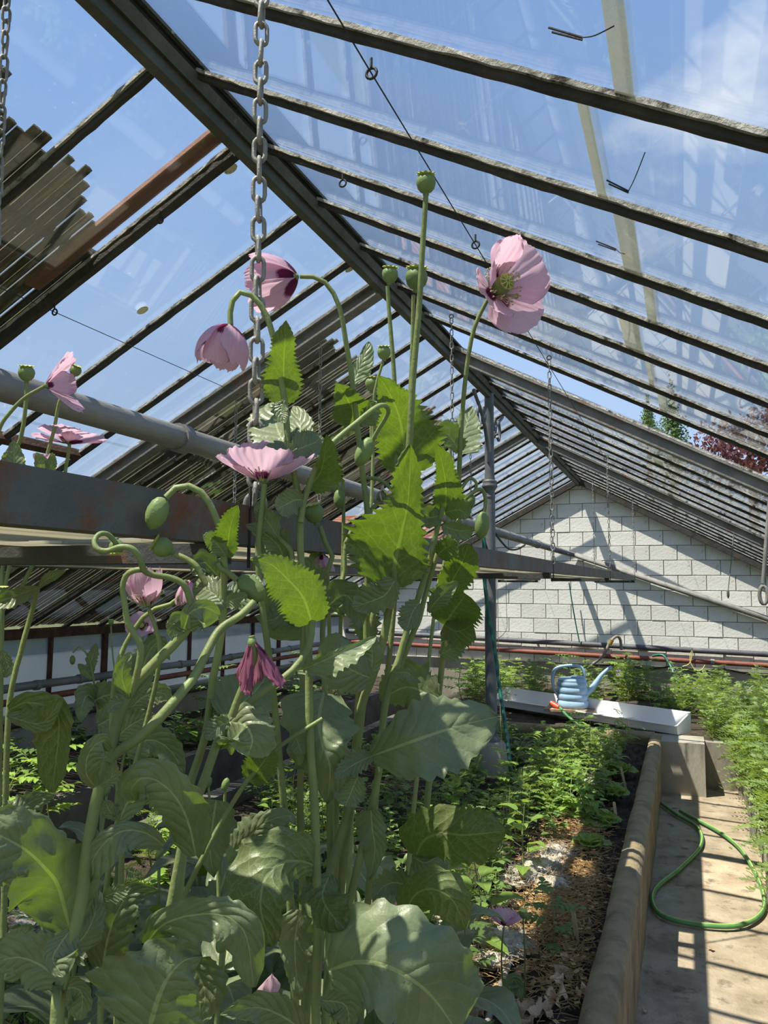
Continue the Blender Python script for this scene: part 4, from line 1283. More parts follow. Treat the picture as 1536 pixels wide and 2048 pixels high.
# pair of capsules
p = Plant('poppy with a round capsule on a slim stem, next to the paired capsule', [(775, 572), (778, 620), (784, 690), (789, 760), (792, 850), (790, 950), (770, 1060), (752, 1200), (733, 1300), (715, 1450), (690, 1650), (665, 1850), (650, 2050)], [1.30, 1.30, 1.25], .0034, .008, n=70)
p.capsule((780, 549), 1.30, 16.5, (.08, 1, .1))
p.leaf([(733, 1290), (735, 1245), (732, 1215), (740, 1195)], 1.3, 30, 26, .1, .1, 'oval')
p = Plant('poppy with a fat blue-green capsule half hidden by the tallest stem', [(827, 590), (825, 680), (822, 760), (815, 900), (800, 1050), (785, 1250), (760, 1500), (740, 1750), (720, 2060)], [1.32, 1.34, 1.30], .0034, .008, n=60)
p.capsule((833, 556), 1.32, 23, (.05, 1, .05))
p = Plant('poppy with a small drab capsule rising behind the pale oval leaf', [(766, 724), (756, 755), (748, 800), (745, 950), (735, 1150), (715, 1400), (700, 1700), (690, 2060)], [1.6, 1.6, 1.45], .003, .007, n=50)
p.capsule((768, 705), 1.6, 14, (.0, 1, .1))
p.capsule((745, 768), 1.62, 15, (.1, 1, .0))
p.branch([(745, 790), (742, 830), (744, 900)], 1.62)

# nodding flower seen from behind
p = Plant('poppy whose pink flower nods left, seen from behind beside the thick chain', [(600, 553), (622, 553), (645, 560), (668, 588), (683, 630), (692, 685), (703, 750), (712, 830), (720, 900), (727, 960), (735, 1025), (738, 1110), (733, 1206), (733, 1280), (728, 1380), (715, 1500), (690, 1700), (670, 1900), (655, 2070)], [1.14, 1.14, 1.17, 1.18, 1.12], .0034, .009, n=90)
p.flower((597, 553), 1.14, .084, (-.85, -.05, -.30), .50, 1.2, spin=.9, core=False)
p.leaf([(706, 772), (715, 745), (728, 715), (738, 683)], [1.17, 1.21], 14, 24, .15, -.2, 'oval', .03)
p.leaf([(716, 845), (703, 815), (690, 790), (672, 765)], [1.20, 1.16, 1.12, 1.08], 42, 30, .2, .15, 'clasp', .1)
p.leaf([(716, 845), (732, 835), (742, 815), (738, 800)], [1.18, 1.17], 14, 22, .1, .1, 'oval')
p.branch([(726, 955), (760, 960), (790, 985)], 1.17, .003, .003)

# hanging flower, left of chain
p = Plant('poppy with a closed pink flower hanging from a hooked stem left of the chain', [(461, 650), (461, 615), (472, 590), (490, 584), (510, 597), (530, 625), (545, 668), (556, 720), (564, 770), (570, 810), (577, 885), (591, 962), (600, 1020), (601, 1105), (611, 1200), (617, 1300), (618, 1400), (621, 1504), (629, 1608), (632, 1725), (636, 1850), (630, 2070)], [.99, 1.0, 1.0, 1.0, .98, .96], .0036, .0085, n=110)
p.flower((460, 648), .99, .066, (-.25, -1, .05), .30, 1.6, spin=.3, core=False, wide=1.35)
p.leaf([(570, 806), (568, 760), (568, 715), (570, 680), (572, 641)], [1.02, 1.0, .97, .93, .89], 46, 38, .1, .1, 'lyre2', .11, 18)
p.leaf([(568, 800), (562, 825), (572, 845)], [.98, .97], 14, 20, .2, .1, 'oval')
p.leaf([(581, 905), (560, 870), (550, 840), (545, 805)], [.99, 1.03, 1.08, 1.12], 56, 40, .1, .1, 'fan', .06, 14, .10, .02)
p.leaf([(581, 905), (598, 870), (600, 840), (586, 812)], [1.0, 1.03, 1.07], 24, 26, -.1, .1, 'oval', .06, 12, .1, .02)
p.leaf([(583, 905), (610, 893), (630, 885), (644, 872)], [.99, 1.0, 1.02], 32, 26, .1, .1, 'fan', .06, 12, .1, .02)
p.branch([(742, 888), (755, 862), (770, 838), (777, 822), (770, 811), (752, 815), (715, 844), (660, 891), (635, 930), (618, 972), (606, 1010), (601, 1045)], [1.10, 1.08, 1.03, .99, .98], .003, .0045)
p.bud((729, 903), 1.10, 60, 33, (-.45, -.9, 0))
p.leaf([(617, 974), (640, 945), (648, 915), (653, 868)], [1.02, 1.0, .96, .92], 16, 44, .1, .2, 'clasp', .11, 16)
p.leaf([(606, 1000), (590, 1000), (570, 1010), (552, 1018)], [.98, .96], 28, 26, .2, .2, 'fan', .08)

# open flower seen from the side
p = Plant('poppy with a wide open pink flower seen from the side before the shelf beam', [(529, 968), (526, 1000), (521, 1040), (516, 1095), (520, 1180), (535, 1290), (548, 1400), (560, 1530), (575, 1700), (585, 1900), (590, 2070)], [.98, .98, 1.02], .0036, .008, n=60)
p.flower((529, 966), .98, .075, (.03, 1, .16), .42, .35, spin=.75, lens=[1.0, 1.0, .92, 1.0])
p.leaf([(556, 1075), (540, 1050), (525, 1030), (512, 1006)], [.99, .98], 20, 24, .2, .2, 'oval', .1)
p.leaf([(570, 1120), (555, 1090), (525, 1065), (490, 1050)], [1.02, 1.0, 1.0], 22, 30, .2, -.2, 'lance')
p.leaf([(585, 1150), (565, 1132), (540, 1122), (505, 1138)], [1.0, 1.03, 1.06], 26, 34, .1, -.2, 'oval', .06, 12, .1, .02)
p.branch([(527, 1042), (558, 1076), (584, 1112), (560, 1180)], 1.0, .003, .004)

# nodding bud before the beam
p = Plant('poppy with a plump green bud nodding in front of the rusty shelf beam', [(332, 995), (345, 980), (362, 972), (385, 974), (408, 990), (425, 1020), (440, 1060), (448, 1120), (447, 1180), (446, 1232), (438, 1297), (425, 1362), (418, 1420), (412, 1465), (397, 1517), (376, 1582), (371, 1640), (360, 1760), (345, 1900), (335, 2080)], [.83, .84, .85, .84, .80], .0036, .0075, n=100)
p.bud((314, 1026), .83, 66, 43, (-.35, -.95, .1))
p.leaf([(452, 1115), (457, 1080), (462, 1050), (476, 1010)], [.845, .83, .80, .765], 36, 24, .2, .15, 'lyre2', .11, 15)
p.leaf([(452, 1112), (435, 1090), (420, 1078), (406, 1072)], [.84, .82], 18, 24, .2, .2, 'oval', .1)
p.leaf([(448, 1215), (430, 1190), (408, 1178), (386, 1172)], [.84, .85, .87], 34, 32, .5, -.5, 'fan', .07, 13, .1, .02)
p.leaf([(450, 1200), (475, 1190), (495, 1180), (512, 1150)], [.85, .87, .89], 26, 30, -.3, .4, 'fan', .06, 12, .1, .02)
p.leaf([(449, 1205), (470, 1198), (485, 1195), (492, 1200)], [.84, .82], 14, 20, .2, .2, 'fan')
p.leaf([(446, 1165), (425, 1140), (405, 1125), (385, 1150)], [.88, .87], 32, 26, .1, .1, 'oval')
p.branch([(474, 1160), (456, 1145), (441, 1136), (436, 1126)], .84, .0035, .003)
p.bud((503, 1176), .84, 68, 42, (.75, -.62, .2))
p.branch([(350, 1108), (372, 1118), (392, 1132), (405, 1155), (420, 1180)], .86, .0032, .004)
p.capsule((325, 1094), .86, 21, (-.85, .5, .2))

# lower main stem with wilted flower
p = Plant('poppy with a leaning stem carrying a wilted dark pink flower', [(624, 1240), (620, 1284), (599, 1326), (560, 1362), (508, 1396), (465, 1440), (441, 1470), (425, 1512), (402, 1577), (381, 1621), (365, 1690), (344, 1804), (328, 1898), (312, 1968), (300, 2070)], [.90, .86, .82, .79, .77], .0042, .0088, n=80)
p.leaf([(624, 1246), (607, 1196), (576, 1159), (540, 1128), (500, 1118)], [.90, .86, .83, .80, .77], 54, 48, .15, -.05, 'clasp', .08, 22)
p.leaf([(594, 1342), (630, 1328), (670, 1310), (712, 1292), (752, 1272)], [.86, .84, .83, .84, .85], 10, 34, .2, .9, 'oval', .08)
p.branch([(503, 1272), (508, 1295), (508, 1318), (493, 1357), (477, 1396), (464, 1432)], [.80, .80], .0034, .0044)
p.flower((503, 1274), .80, .056, (.12, -1, .1), 1.0, .35, petals=3, spin=.2, mat='petal_dark', core=False, wide=.75, crink=.12)
p.leaf([(459, 1443), (480, 1415), (508, 1385), (540, 1345)], [.82, .87, .93, .99], 74, 62, -.15, -.15, 'clasp', .05, 12, .1, .025)
p.leaf([(459, 1443), (490, 1450), (505, 1480), (495, 1512)], [.82, .80, .80], 50, 74, -.3, -.1, 'fan', .05, 12, .1, .025)
p.leaf([(459, 1445), (440, 1452), (425, 1465), (412, 1478)], [.81, .80], 16, 24, .1, .1, 'fan')
p.leaf([(292, 1890), (325, 1850), (385, 1830), (450, 1832), (492, 1872), (507, 1975)], [.76, .73, .71, .70, .70, .72], 36, 52, -.2, .3, 'band', .06, 9, .12, .09)
p.leaf([(298, 2060), (318, 1994), (340, 1950), (368, 1922), (405, 1912)], [.74, .72, .72, .73], 130, 96, .1, -.35, 'clasp', .05, 8, .12, .07)
p.leaf([(380, 1925), (400, 1955), (410, 2000), (385, 2060)], [.80, .80], 46, 52, .1, -.1, 'clasp', .05)
p.leaf([(392, 1712), (378, 1650), (355, 1600), (320, 1565), (285, 1556), (262, 1580), (272, 1602)], [.77, .75, .73, .72, .71, .72, .74], 48, 46, -.3, .1, 'band', .05, 9, .10, .10)
p.leaf([(328, 1690), (290, 1665), (245, 1662), (205, 1690), (178, 1735), (168, 1768)], [.74, .71, .70, .70, .71], 40, 20, .5, -.2, 'band', .04, 9, .10, .10)

# left main stem
p = Plant('poppy with a thick forked stem and curly side shoots at the left', [(404, 1205), (365, 1269), (312, 1323), (268, 1370), (250, 1400), (232, 1450), (222, 1500), (198, 1578), (182, 1653), (172, 1720), (163, 1800), (142, 1890), (122, 1973), (112, 2080)], [.75, .73, .71, .70, .68], .0048, .0092, n=80)
p.branch([(508, 1204), (482, 1230), (441, 1258), (417, 1297), (391, 1349), (365, 1383), (318, 1437), (276, 1476), (229, 1508), (217, 1525)], [.80, .76, .72, .71], .0038, .0052)
p.branch([(294, 1140), (273, 1140), (254, 1149), (245, 1175), (250, 1211), (255, 1243), (268, 1266), (281, 1290), (279, 1323), (271, 1360), (262, 1385)], .71, .0026, .0036)
p.branch([(232, 1086), (216, 1069), (200, 1068), (189, 1081), (194, 1097), (213, 1102), (240, 1094), (263, 1097), (279, 1115), (288, 1140), (307, 1150), (338, 1155), (365, 1167), (378, 1193), (383, 1228), (378, 1255)], [.72, .70, .70, .72, .73], .0024, .0034, 70)
p.capsule((233, 1094), .725, 15, (.05, -1, .1))
p.leaf([(368, 1258), (380, 1225), (410, 1215), (440, 1230)], [.73, .72, .74], 16, 50, .2, .2, 'fan', .02)
p.leaf([(366, 1260), (362, 1240), (352, 1245), (344, 1278)], [.74, .74], 24, 20, .2, .2, 'oval', .02)
p.leaf([(258, 1398), (245, 1360), (247, 1330), (262, 1304)], [.71, .69, .69], 18, 20, .3, .1, 'oval', .03, 9, .1, .10)
p.leaf([(262, 1392), (285, 1375), (298, 1358), (308, 1352)], [.73, .74], 8, 12, .1, .1, 'lance')
p.leaf([(248, 1402), (228, 1410), (215, 1425)], [.71, .70], 12, 14, .2, .2, 'oval')
p.leaf([(190, 1575), (172, 1545), (178, 1505), (205, 1482), (222, 1500)], [.70, .68, .67, .67, .68], 16, 34, .3, .1, 'band', .04, 9, .1, .08)
p.leaf([(200, 1570), (222, 1555), (226, 1525)], [.70, .69], 14, 18, .2, .1, 'oval')
p.leaf([(140, 1858), (117, 1773), (91, 1737), (52, 1700), (0, 1671), (-40, 1655)], [.725, .705, .685, .67, .67], 100, 82, .35, -.25, 'band', .035, 9, .10, .085)
p.leaf([(138, 1862), (118, 1890), (105, 1920), (128, 1952)], [.69, .67], 62, 20, .1, .1, 'fan', .03)
p.leaf([(140, 1900), (170, 1870), (190, 1825), (196, 1768)], [.72, .73, .74], 26, 30, .1, -.2, 'clasp', .04)
p.leaf([(200, 1800), (235, 1782), (262, 1775)], [.74, .73], 14, 22, .1, .3, 'oval')
p.leaf([(205, 1935), (215, 1880), (232, 1830), (262, 1788), (320, 1780)], [.80, .79, .79], 46, 52, .1, .1, 'clasp', .05)
p.leaf([(120, 1960), (80, 1930), (30, 1915), (-40, 1935)], [.74, .76], 50, 60, .1, -.2, 'clasp', .05)
p.leaf([(118, 1985), (145, 1975), (165, 1990), (160, 2040)], [.76, .77], 20, 36, .1, .1, 'fan', .05)

# thin stems behind
p = Plant('poppy with a half closed pale pink cup flower under the shelf', [(297, 1217), (312, 1258), (320, 1297), (315, 1349), (302, 1409), (290, 1455), (272, 1523), (258, 1570), (245, 1680), (240, 1850), (235, 2060)], [.93, .93, .9], .0026, .006, n=60)
p.flower((296, 1214), .93, .050, (-.14, 1, .1), .55, 1.25, spin=.6)
p = Plant('thin-stemmed poppy bending behind the curly shoots with a small crumpled flower', [(373, 1160), (362, 1195), (335, 1211), (300, 1222), (272, 1253), (247, 1297), (230, 1350), (224, 1420), (224, 1500), (236, 1570), (236, 1640), (222, 1710), (212, 1780), (206, 1880), (200, 2060)], [.96, .95, .9], .0028, .0055, n=70)
p.flower((378, 1160), .96, .034, (.1, -.9, .3), .5, 1.2, spin=.2, core=False)
p.leaf([(240, 1640), (255, 1605), (285, 1570), (330, 1548), (368, 1530)], [.90, .90], 34, 30, .1, .2, 'clasp', .06)
p.leaf([(232, 1640), (218, 1620), (208, 1600)], [.9, .9], 18, 20, .1, .1, 'oval')
p.leaf([(228, 1480), (255, 1455), (280, 1440), (310, 1428)], [.95, .95], 24, 30, .1, .2, 'oval', .08)
p.leaf([(258, 1420), (285, 1395), (320, 1385), (345, 1400)], [.97, .97], 22, 30, .1, .2, 'oval', .08)
p = Plant('poppy stem climbing from the lower leaves to a dark fan of leaf', [(645, 1437), (600, 1465), (563, 1490), (530, 1525), (496, 1559), (459, 1616), (436, 1655), (418, 1692), (384, 1757), (366, 1800), (345, 1860), (330, 2060)], [.98, .94, .92], .0026, .006, n=60)
p.leaf([(497, 1562), (515, 1540), (530, 1520), (545, 1500)], [.97, .90], 38, 36, .1, .1, 'fan', .1)
p.leaf([(470, 1700), (500, 1672), (530, 1645), (575, 1632), (592, 1650)], [1.0, .98, .97, .97], 34, 40, -.5, .6, 'clasp', .07)
p.leaf([(432, 1600), (425, 1650), (420, 1700), (428, 1755)], [1.05, 1.04], 46, 44, -.1, -.1, 'clasp', .05)
p.bud((598, 1512), 1.0, 36, 22, (0, -1, 0))
p.leaf([(590, 1470), (598, 1490), (606, 1512)], [.99, .98], 18, 22, .1, .1, 'oval')
p.leaf([(600, 1820), (590, 1880), (592, 1940), (600, 2000)], [1.0, 1.0], 42, 34, -.1, -.1, 'clasp', .04)
p.leaf([(605, 2060), (560, 2030), (510, 2015), (440, 2030)], [.80, .78, .77], 46, 42, .1, .3, 'clasp', .05)
p.leaf([(640, 2000), (690, 2010), (700, 2060)], [.93, .92], 30, 40, .1, .1, 'oval', .05)

# right of centre: leafy shoot with toothed leaf and pale leaves
p = Plant('leafy poppy shoot with toothed and pale clasping leaves right of the big backlit leaf', [(886, 1012), (880, 1036), (874, 1058), (858, 1128), (843, 1175), (830, 1217), (811, 1271), (796, 1323), (780, 1366), (768, 1430), (762, 1490), (757, 1548), (739, 1636), (720, 1714), (700, 1800), (684, 1864), (666, 1930), (650, 2070)], [1.15, 1.15, 1.12, 1.08], .0042, .0082, n=90)
p.leaf([(889, 1030), (892, 990), (888, 945), (874, 887)], [1.17, 1.14, 1.10, 1.05], 26, 40, .15, .15, 'lyre2', .11, 18)
p.leaf([(890, 1025), (910, 1020), (925, 1022), (937, 1036)], [1.14, 1.07], 22, 26, .2, .2, 'oval', .1)
p.leaf([(882, 1030), (862, 1035), (848, 1030), (838, 1052)], [1.15, 1.12], 20, 26, .2, .3, 'fan', .06)
p.leaf([(884, 1050), (905, 1058), (925, 1062), (948, 1058)], [1.15, 1.13], 16, 22, .2, .3, 'oval', .06)
p.leaf([(875, 1110), (888, 1098), (900, 1092), (914, 1086)], [1.15, 1.08], 20, 30, .2, .2, 'fan', .1)
p.leaf([(885, 1195), (905, 1160), (922, 1130), (938, 1088)], [1.25, 1.22, 1.18, 1.14], 30, 36, .2, -.1, 'band', .08)
p.leaf([(856, 1224), (872, 1203), (890, 1185), (915, 1162)], [1.12, 1.10, 1.09], 18, 20, .2, .3, 'oval', .06)
p.leaf([(838, 1205), (825, 1225), (818, 1245), (812, 1262)], [1.12, 1.1], 18, 26, .2, .2, 'fan', .1)
p.leaf([(790, 1345), (815, 1345), (830, 1358), (842, 1365)], [1.12, 1.11], 10, 18, .1, .3, 'lance')
p.leaf([(742, 1620), (745, 1660), (750, 1700), (740, 1760)], [1.10, 1.10], 28, 34, .1, -.1, 'clasp', .05)
p.branch([(877, 1100), (862, 1150), (848, 1200), (838, 1240), (827, 1264), (798, 1336), (785, 1362)], 1.17, .0036, .005)

# twisting stems around the middle
p = Plant('poppy with a drooping capsule on an S-shaped blue-green stem', [(640, 1053), (649, 1081), (662, 1105), (665, 1120), (658, 1138), (644, 1157), (626, 1166), (612, 1190), (606, 1290), (604, 1420), (600, 1600), (605, 1800), (610, 2060)], [1.12, 1.11, 1.1], .0036, .008, n=60)
p.capsule((628, 1026), 1.12, 20, (-.25, 1, .1))
p.leaf([(612, 1200), (630, 1165), (622, 1140), (612, 1115)], [1.1, 1.09], 28, 24, .2, .1, 'oval')
p.leaf([(606, 1230), (570, 1225), (545, 1240), (510, 1232)], [1.12, 1.1], 30, 30, .1, .1, 'clasp')
p.leaf([(606, 1240), (570, 1250), (550, 1200), (540, 1150)], [1.13, 1.13], 36, 40, .1, .1, 'clasp')
p = Plant('poppy with a spent ragged flower head on a swan-necked stem', [(758, 1003), (740, 1022), (718, 1044), (699, 1068), (690, 1094), (689, 1125), (689, 1150), (680, 1172), (664, 1188), (652, 1205), (645, 1260), (648, 1350), (655, 1500), (660, 1700), (660, 2060)], [1.20, 1.18, 1.12], .0034, .0075, n=70)
p.capsule((765, 992), 1.20, 12, (.7, .6, .2))
p.flower((762, 996), 1.20, .026, (.6, .2, .5), .3, .6, petals=2, core=False)
p.leaf([(652, 1215), (690, 1190), (712, 1220), (720, 1262)], [1.14, 1.12], 34, 38, .1, .1, 'clasp', .05)
p.leaf([(690, 1110), (700, 1090), (712, 1080), (720, 1062)], [1.22, 1.22], 14, 18, .1, .1, 'oval')
p = Plant('slim poppy with a small upright stem and a hanging green bud before the pipe', [(674, 975), (672, 950), (679, 940), (685, 955), (687, 1016), (687, 1062), (686, 1105), (684, 1180), (680, 1300), (676, 1500), (672, 1700), (668, 2060)], [1.20, 1.2], .0026, .006, n=60)
p.bud((679, 998), 1.20, 38, 24, (0, -1, 0))
p = Plant('poppy with pink petal tips peeping out behind the pale clasping leaf', [(898, 872), (900, 920), (897, 1000), (890, 1120), (878, 1160), (860, 1300), (840, 1500), (820, 1700), (800, 2040)], [1.75, 1.7, 1.55], .003, .007, n=50)
p.flower((905, 872), 1.75, .034, (-.3, 1, 0), .8, .8, spin=.4, core=False)
p = Plant('poppy with a pale drooping petal below the shelf edge, behind the S-shaped stem', [(652, 1112), (655, 1150), (658, 1220), (660, 1350), (665, 1600), (668, 2060)], [1.26, 1.26], .003, .006, n=40)
p.flower((645, 1106), 1.26, .036, (.0, -1, .1), .6, .9, spin=.4, core=False)
p.capsule((635, 1118), 1.27, 18, (-.2, 1, .1))

# poppies behind the shelf at the left
p = Plant('poppy with two capsules and pink flowers rising behind the rusty beam', [(54, 766), (51, 815), (42, 875), (24, 920), (10, 1000), (4, 1150), (4, 1219), (2, 1305), (0, 1450), (-5, 1700), (-10, 1900)], [1.55, 1.55, 1.5], .004, .0075, n=60)
p.capsule((53, 746), 1.55, 16, (.05, 1, .12))
p.branch([(88, 773), (50, 795), (20, 825), (0, 855), (-8, 900), (-5, 980)], 1.5, .0035, .004)
p.flower((88, 772), 1.5, .085, (.80, .12, -.12), .75, .25, spin=1.5, petals=4, lens=[1.0, .8, 1.0, .75], core=False, wide=.95)
p.branch([(146, 757), (120, 800), (108, 860), (90, 925), (70, 1000), (30, 1090), (8, 1180)], 1.55, .0032, .004)
p.capsule((151, 741), 1.55, 11.5, (.35, .9, .1))
p.branch([(139, 889), (136, 912), (131, 940), (125, 1000), (80, 1100), (30, 1200)], 1.6, .0035, .0045)
p.flower((138, 889), 1.6, .078, (.02, 1, -.12), .35, -.15, spin=.8, petals=4, lens=[1.0, .9, 1.0, .9])
p.leaf([(24, 955), (28, 930), (28, 905), (26, 880)], [1.5, 1.5], 30, 26, .1, .1, 'clasp', .02)
p.leaf([(92, 955), (80, 930), (72, 905)], [1.52, 1.5], 10, 20, .1, .1, 'oval', .03)
p.leaf([(92, 955), (102, 930), (105, 905)], [1.52, 1.5], 12, 12, .1, .1, 'oval', .03)
p.flower((88, 945), 1.53, .04, (0, 1, 0), .9, .5, petals=3, core=False)
p = Plant('poppy with a bright sunlit leaf just below the shelf at the left edge', [(75, 1178), (64, 1222), (52, 1263), (40, 1310), (29, 1350), (18, 1414), (12, 1550), (10, 1700), (5, 1900)], [1.25, 1.2], .004, .007, n=50)
p.leaf([(76, 1175), (40, 1188), (10, 1200), (-20, 1215)], [1.22, 1.18], 22, 16, .5, .2, 'oval', .06)
p.leaf([(76, 1175), (95, 1158), (115, 1148), (130, 1143)], [1.24, 1.24], 12, 10, .1, .3, 'oval', .06)
p.leaf([(18, 1420), (50, 1405), (90, 1412), (118, 1440), (105, 1585)], [1.1, 1.05, 1.02, 1.0, 1.03], 26, 48, .2, -.4, 'band', .05)
p.leaf([(15, 1430), (40, 1440), (85, 1445), (126, 1398)], [1.08, 1.0, .98], 30, 18, .3, .3, 'oval', .04)
p.leaf([(4, 1300), (12, 1320), (18, 1340), (8, 1355)], [1.3, 1.3], 12, 14, .1, .1, 'oval')
p.capsule((3, 1185), 1.3, 13, (0, 1, 0))
p.leaf([(10, 1650), (40, 1620), (70, 1600), (110, 1590)], [1.1, 1.15], 30, 34, .1, .1, 'clasp')
p.leaf([(8, 1960), (20, 1920), (40, 1880), (60, 1850)], [.9, .9], 46, 40, .1, .1, 'clasp', .05)

p = Plant('small far poppy with a pale bud on a hooked stem before the side windows', [(146, 1305), (148, 1298), (156, 1292), (166, 1298), (178, 1315), (184, 1340), (190, 1380), (196, 1430), (200, 1490), (205, 1560)], [2.3, 2.3], .0028, .006, n=40)
p.bud((145, 1320), 2.3, 18, 11, (0, -1, 0))
p.leaf([(184, 1350), (182, 1325), (188, 1305), (192, 1286)], [2.3, 2.3], 12, 12, .1, .1, 'oval', .1)
p.leaf([(186, 1358), (172, 1345), (162, 1335), (156, 1328)], [2.3, 2.3], 9, 12, .1, .1, 'oval', .1)
p.leaf([(190, 1400), (215, 1390), (235, 1395), (255, 1440)], [2.25, 2.2], 30, 40, .1, .1, 'clasp', .06)
p.leaf([(190, 1400), (175, 1390), (165, 1410), (160, 1445)], [2.25, 2.2], 26, 22, .1, .1, 'clasp', .06)
p.leaf([(196, 1450), (230, 1435), (260, 1450), (280, 1480)], [2.1, 2.1], 30, 40, .1, .1, 'clasp', .06)
p = Plant('small far poppy with a little open flower and a slender capsule', [(287, 1255), (284, 1300), (276, 1350), (262, 1420), (250, 1500), (240, 1570)], [2.3, 2.3], .0028, .006, n=40)
p.flower((285, 1252), 2.3, .05, (.1, .3, .9), .45, .3, spin=.3)
p.branch([(222, 1252), (224, 1290), (228, 1330), (240, 1390), (250, 1450)], 2.3, .002, .003)
p.capsule((222, 1244), 2.3, 5.5, (0, 1, .1))
p.leaf([(250, 1500), (300, 1480), (340, 1500), (370, 1550)], [2.1, 2.1], 36, 40, .1, .1, 'clasp', .06)
p.leaf([(270, 1380), (300, 1300), (320, 1290), (340, 1320)], [2.3, 2.3], 30, 30, .1, .1, 'clasp', .1)

p = Plant('single small poppy with a mauve-pink flower growing alone near the bed rim', [(1008, 1853), (1004, 1890), (1003, 1930), (1006, 1975), (1008, 2010)], [2.35, 2.42], .0022, .003, n=30)
p.flower((1008, 1852), 2.35, .068, (.12, .85, -.34), .25, .8, spin=.4, core=False)
p.leaf([(1010, 2010), (1020, 1975), (1030, 1960), (1045, 2000)], [2.3, 2.3], 16, 18, .1, .1, 'oval', .05)
p = Plant('single thin poppy stem ending in a green capsule next to the lone flower', [(1046, 1840), (1049, 1880), (1050, 1930), (1050, 1985), (1052, 2020)], [2.3, 2.38], .0022, .003, n=30)
p.capsule((1047, 1827), 2.3, 9, (0, 1, .1))

# fallen petals
for (x, y), D, R, ax, lab in (((534, 1992), .97, .028, (.22, 1, .3), 'fallen mauve petal lying against a dark poppy leaf'), ((797, 1822), 1.28, .026, (.2, 1, .3), 'small fallen petal between the lower poppy leaves')):
    o3 = at(x, y, D); rows, uvs = [], []
    a, b, c = cam_dir((1, .2, 0)), cam_dir(ax), cam_dir((0, 0, 1))
    for i in range(9):
        t = i / 8
        rows.append([o3 + b * R * 1.3 * t + a * R * .55 * u * math.sin(math.pi * min(.95, .15 + t * .8)) + c * R * (.25 * u * u + .06 * math.sin(u * 9 + t * 5)) for u in [-1 + .2 * j for j in range(11)]])
        uvs.append([(.5 + .5 * u, .45 + .5 * t) for u in [-1 + .2 * j for j in range(11)]])
    g = MB(); g.grid(rows, uvs); tag(g.build('fallen_petal', 'petal', smooth=True), lab, 'petal')

# further poppies deeper in the bed: leafy stems with lower leaves, built from the soil up
def bed_poppy(x, y, h, sd, label, leaves=8, buds=1, lean=(0, 0)):
    rnd = random.Random(sd)
    base = Vector((x, y, SOIL - .05))
    s = Plant(label, base=base)
    top = base + Vector((lean[0], lean[1], h))
    c = curve3([base, base.lerp(top, .5) + Vector((rnd.uniform(-.03, .03), rnd.uniform(-.03, .03), 0)), top], 30)
    g = MB(); g.tube(c, [.0085 - .005 * k / 29 for k in range(30)], 8); g.build('stem', 'poppy_stem', s.o, smooth=True)
    ang = rnd.uniform(0, 6)
    for k in range(leaves):
        t = .12 + .75 * k / leaves
        p0 = c[int(t * 29)]
        ang += 2.4 + rnd.uniform(-.3, .3)
        d = Vector((math.cos(ang), math.sin(ang), 0)); L = rnd.uniform(.20, .30) * (1.15 - .7 * t)
        el = rnd.uniform(.5, 1.0)
        mid = curve3([p0, p0 + d * L * .35 + Vector((0, 0, L * .4 * el)), p0 + d * L * .75 + Vector((0, 0, L * .42 * el)), p0 + d * L + Vector((0, 0, L * .1))], 26)
        side = [d.cross(Vector((0, 0, 1)))] * 26
        nr = []
        for i in range(26):
            tg = (mid[min(i + 1, 25)] - mid[max(i - 1, 0)]).normalized()
            nr.append(side[0].cross(tg))
        w = L * rnd.uniform(.24, .34)
        g = MB(); leaf_rows(g, mid, side, nr, w, w, 'clasp', .07, 8, .10, .2, .2, sd + k, .03)
        g.build('leaf', 'poppy_leaf', s.o, smooth=True)
    if buds:
        ax = Vector((rnd.uniform(-.4, .4), rnd.uniform(-.4, .4), -1)).normalized()
        g = MB(); g.lathe([(q * .009, hh * .03) for q, hh in [(.16, -.5), (.5, -.46), (.82, -.32), (1, -.08), (.98, .12), (.80, .32), (.52, .45), (.05, .54)]], top + Vector((0, 0, .012)), (.3, .1, 1), 14)
        g.build('bud', 'capsule', s.o, smooth=True)
    return s
for i, (x, y, h, n) in enumerate(((-.78, 1.25, .78, 9), (-.62, 1.55, .85, 9), (-1.02, 1.60, .80, 9), (-.50, 1.32, .62, 8), (-1.30, 1.95, .70, 8), (-.85, 1.95, .66, 8), (-.62, .98, .60, 9), (-1.12, 1.25, .72, 9), (-.58, 1.95, .60, 7),
        (-.70, 1.10, .70, 10), (-.92, 1.42, .72, 10), (-1.20, 1.60, .62, 10), (-.74, 1.72, .60, 9), (-1.05, 1.85, .60, 9), (-1.45, 1.70, .72, 10), (-1.50, 2.20, .60, 9), (-1.15, 2.25, .52, 9), (-.80, 2.25, .46, 8), (-.90, 1.10, .58, 9))):
    bed_poppy(x, y, h, 100 + i, 'leafy young poppy among the dense stems in the raised bed', n)

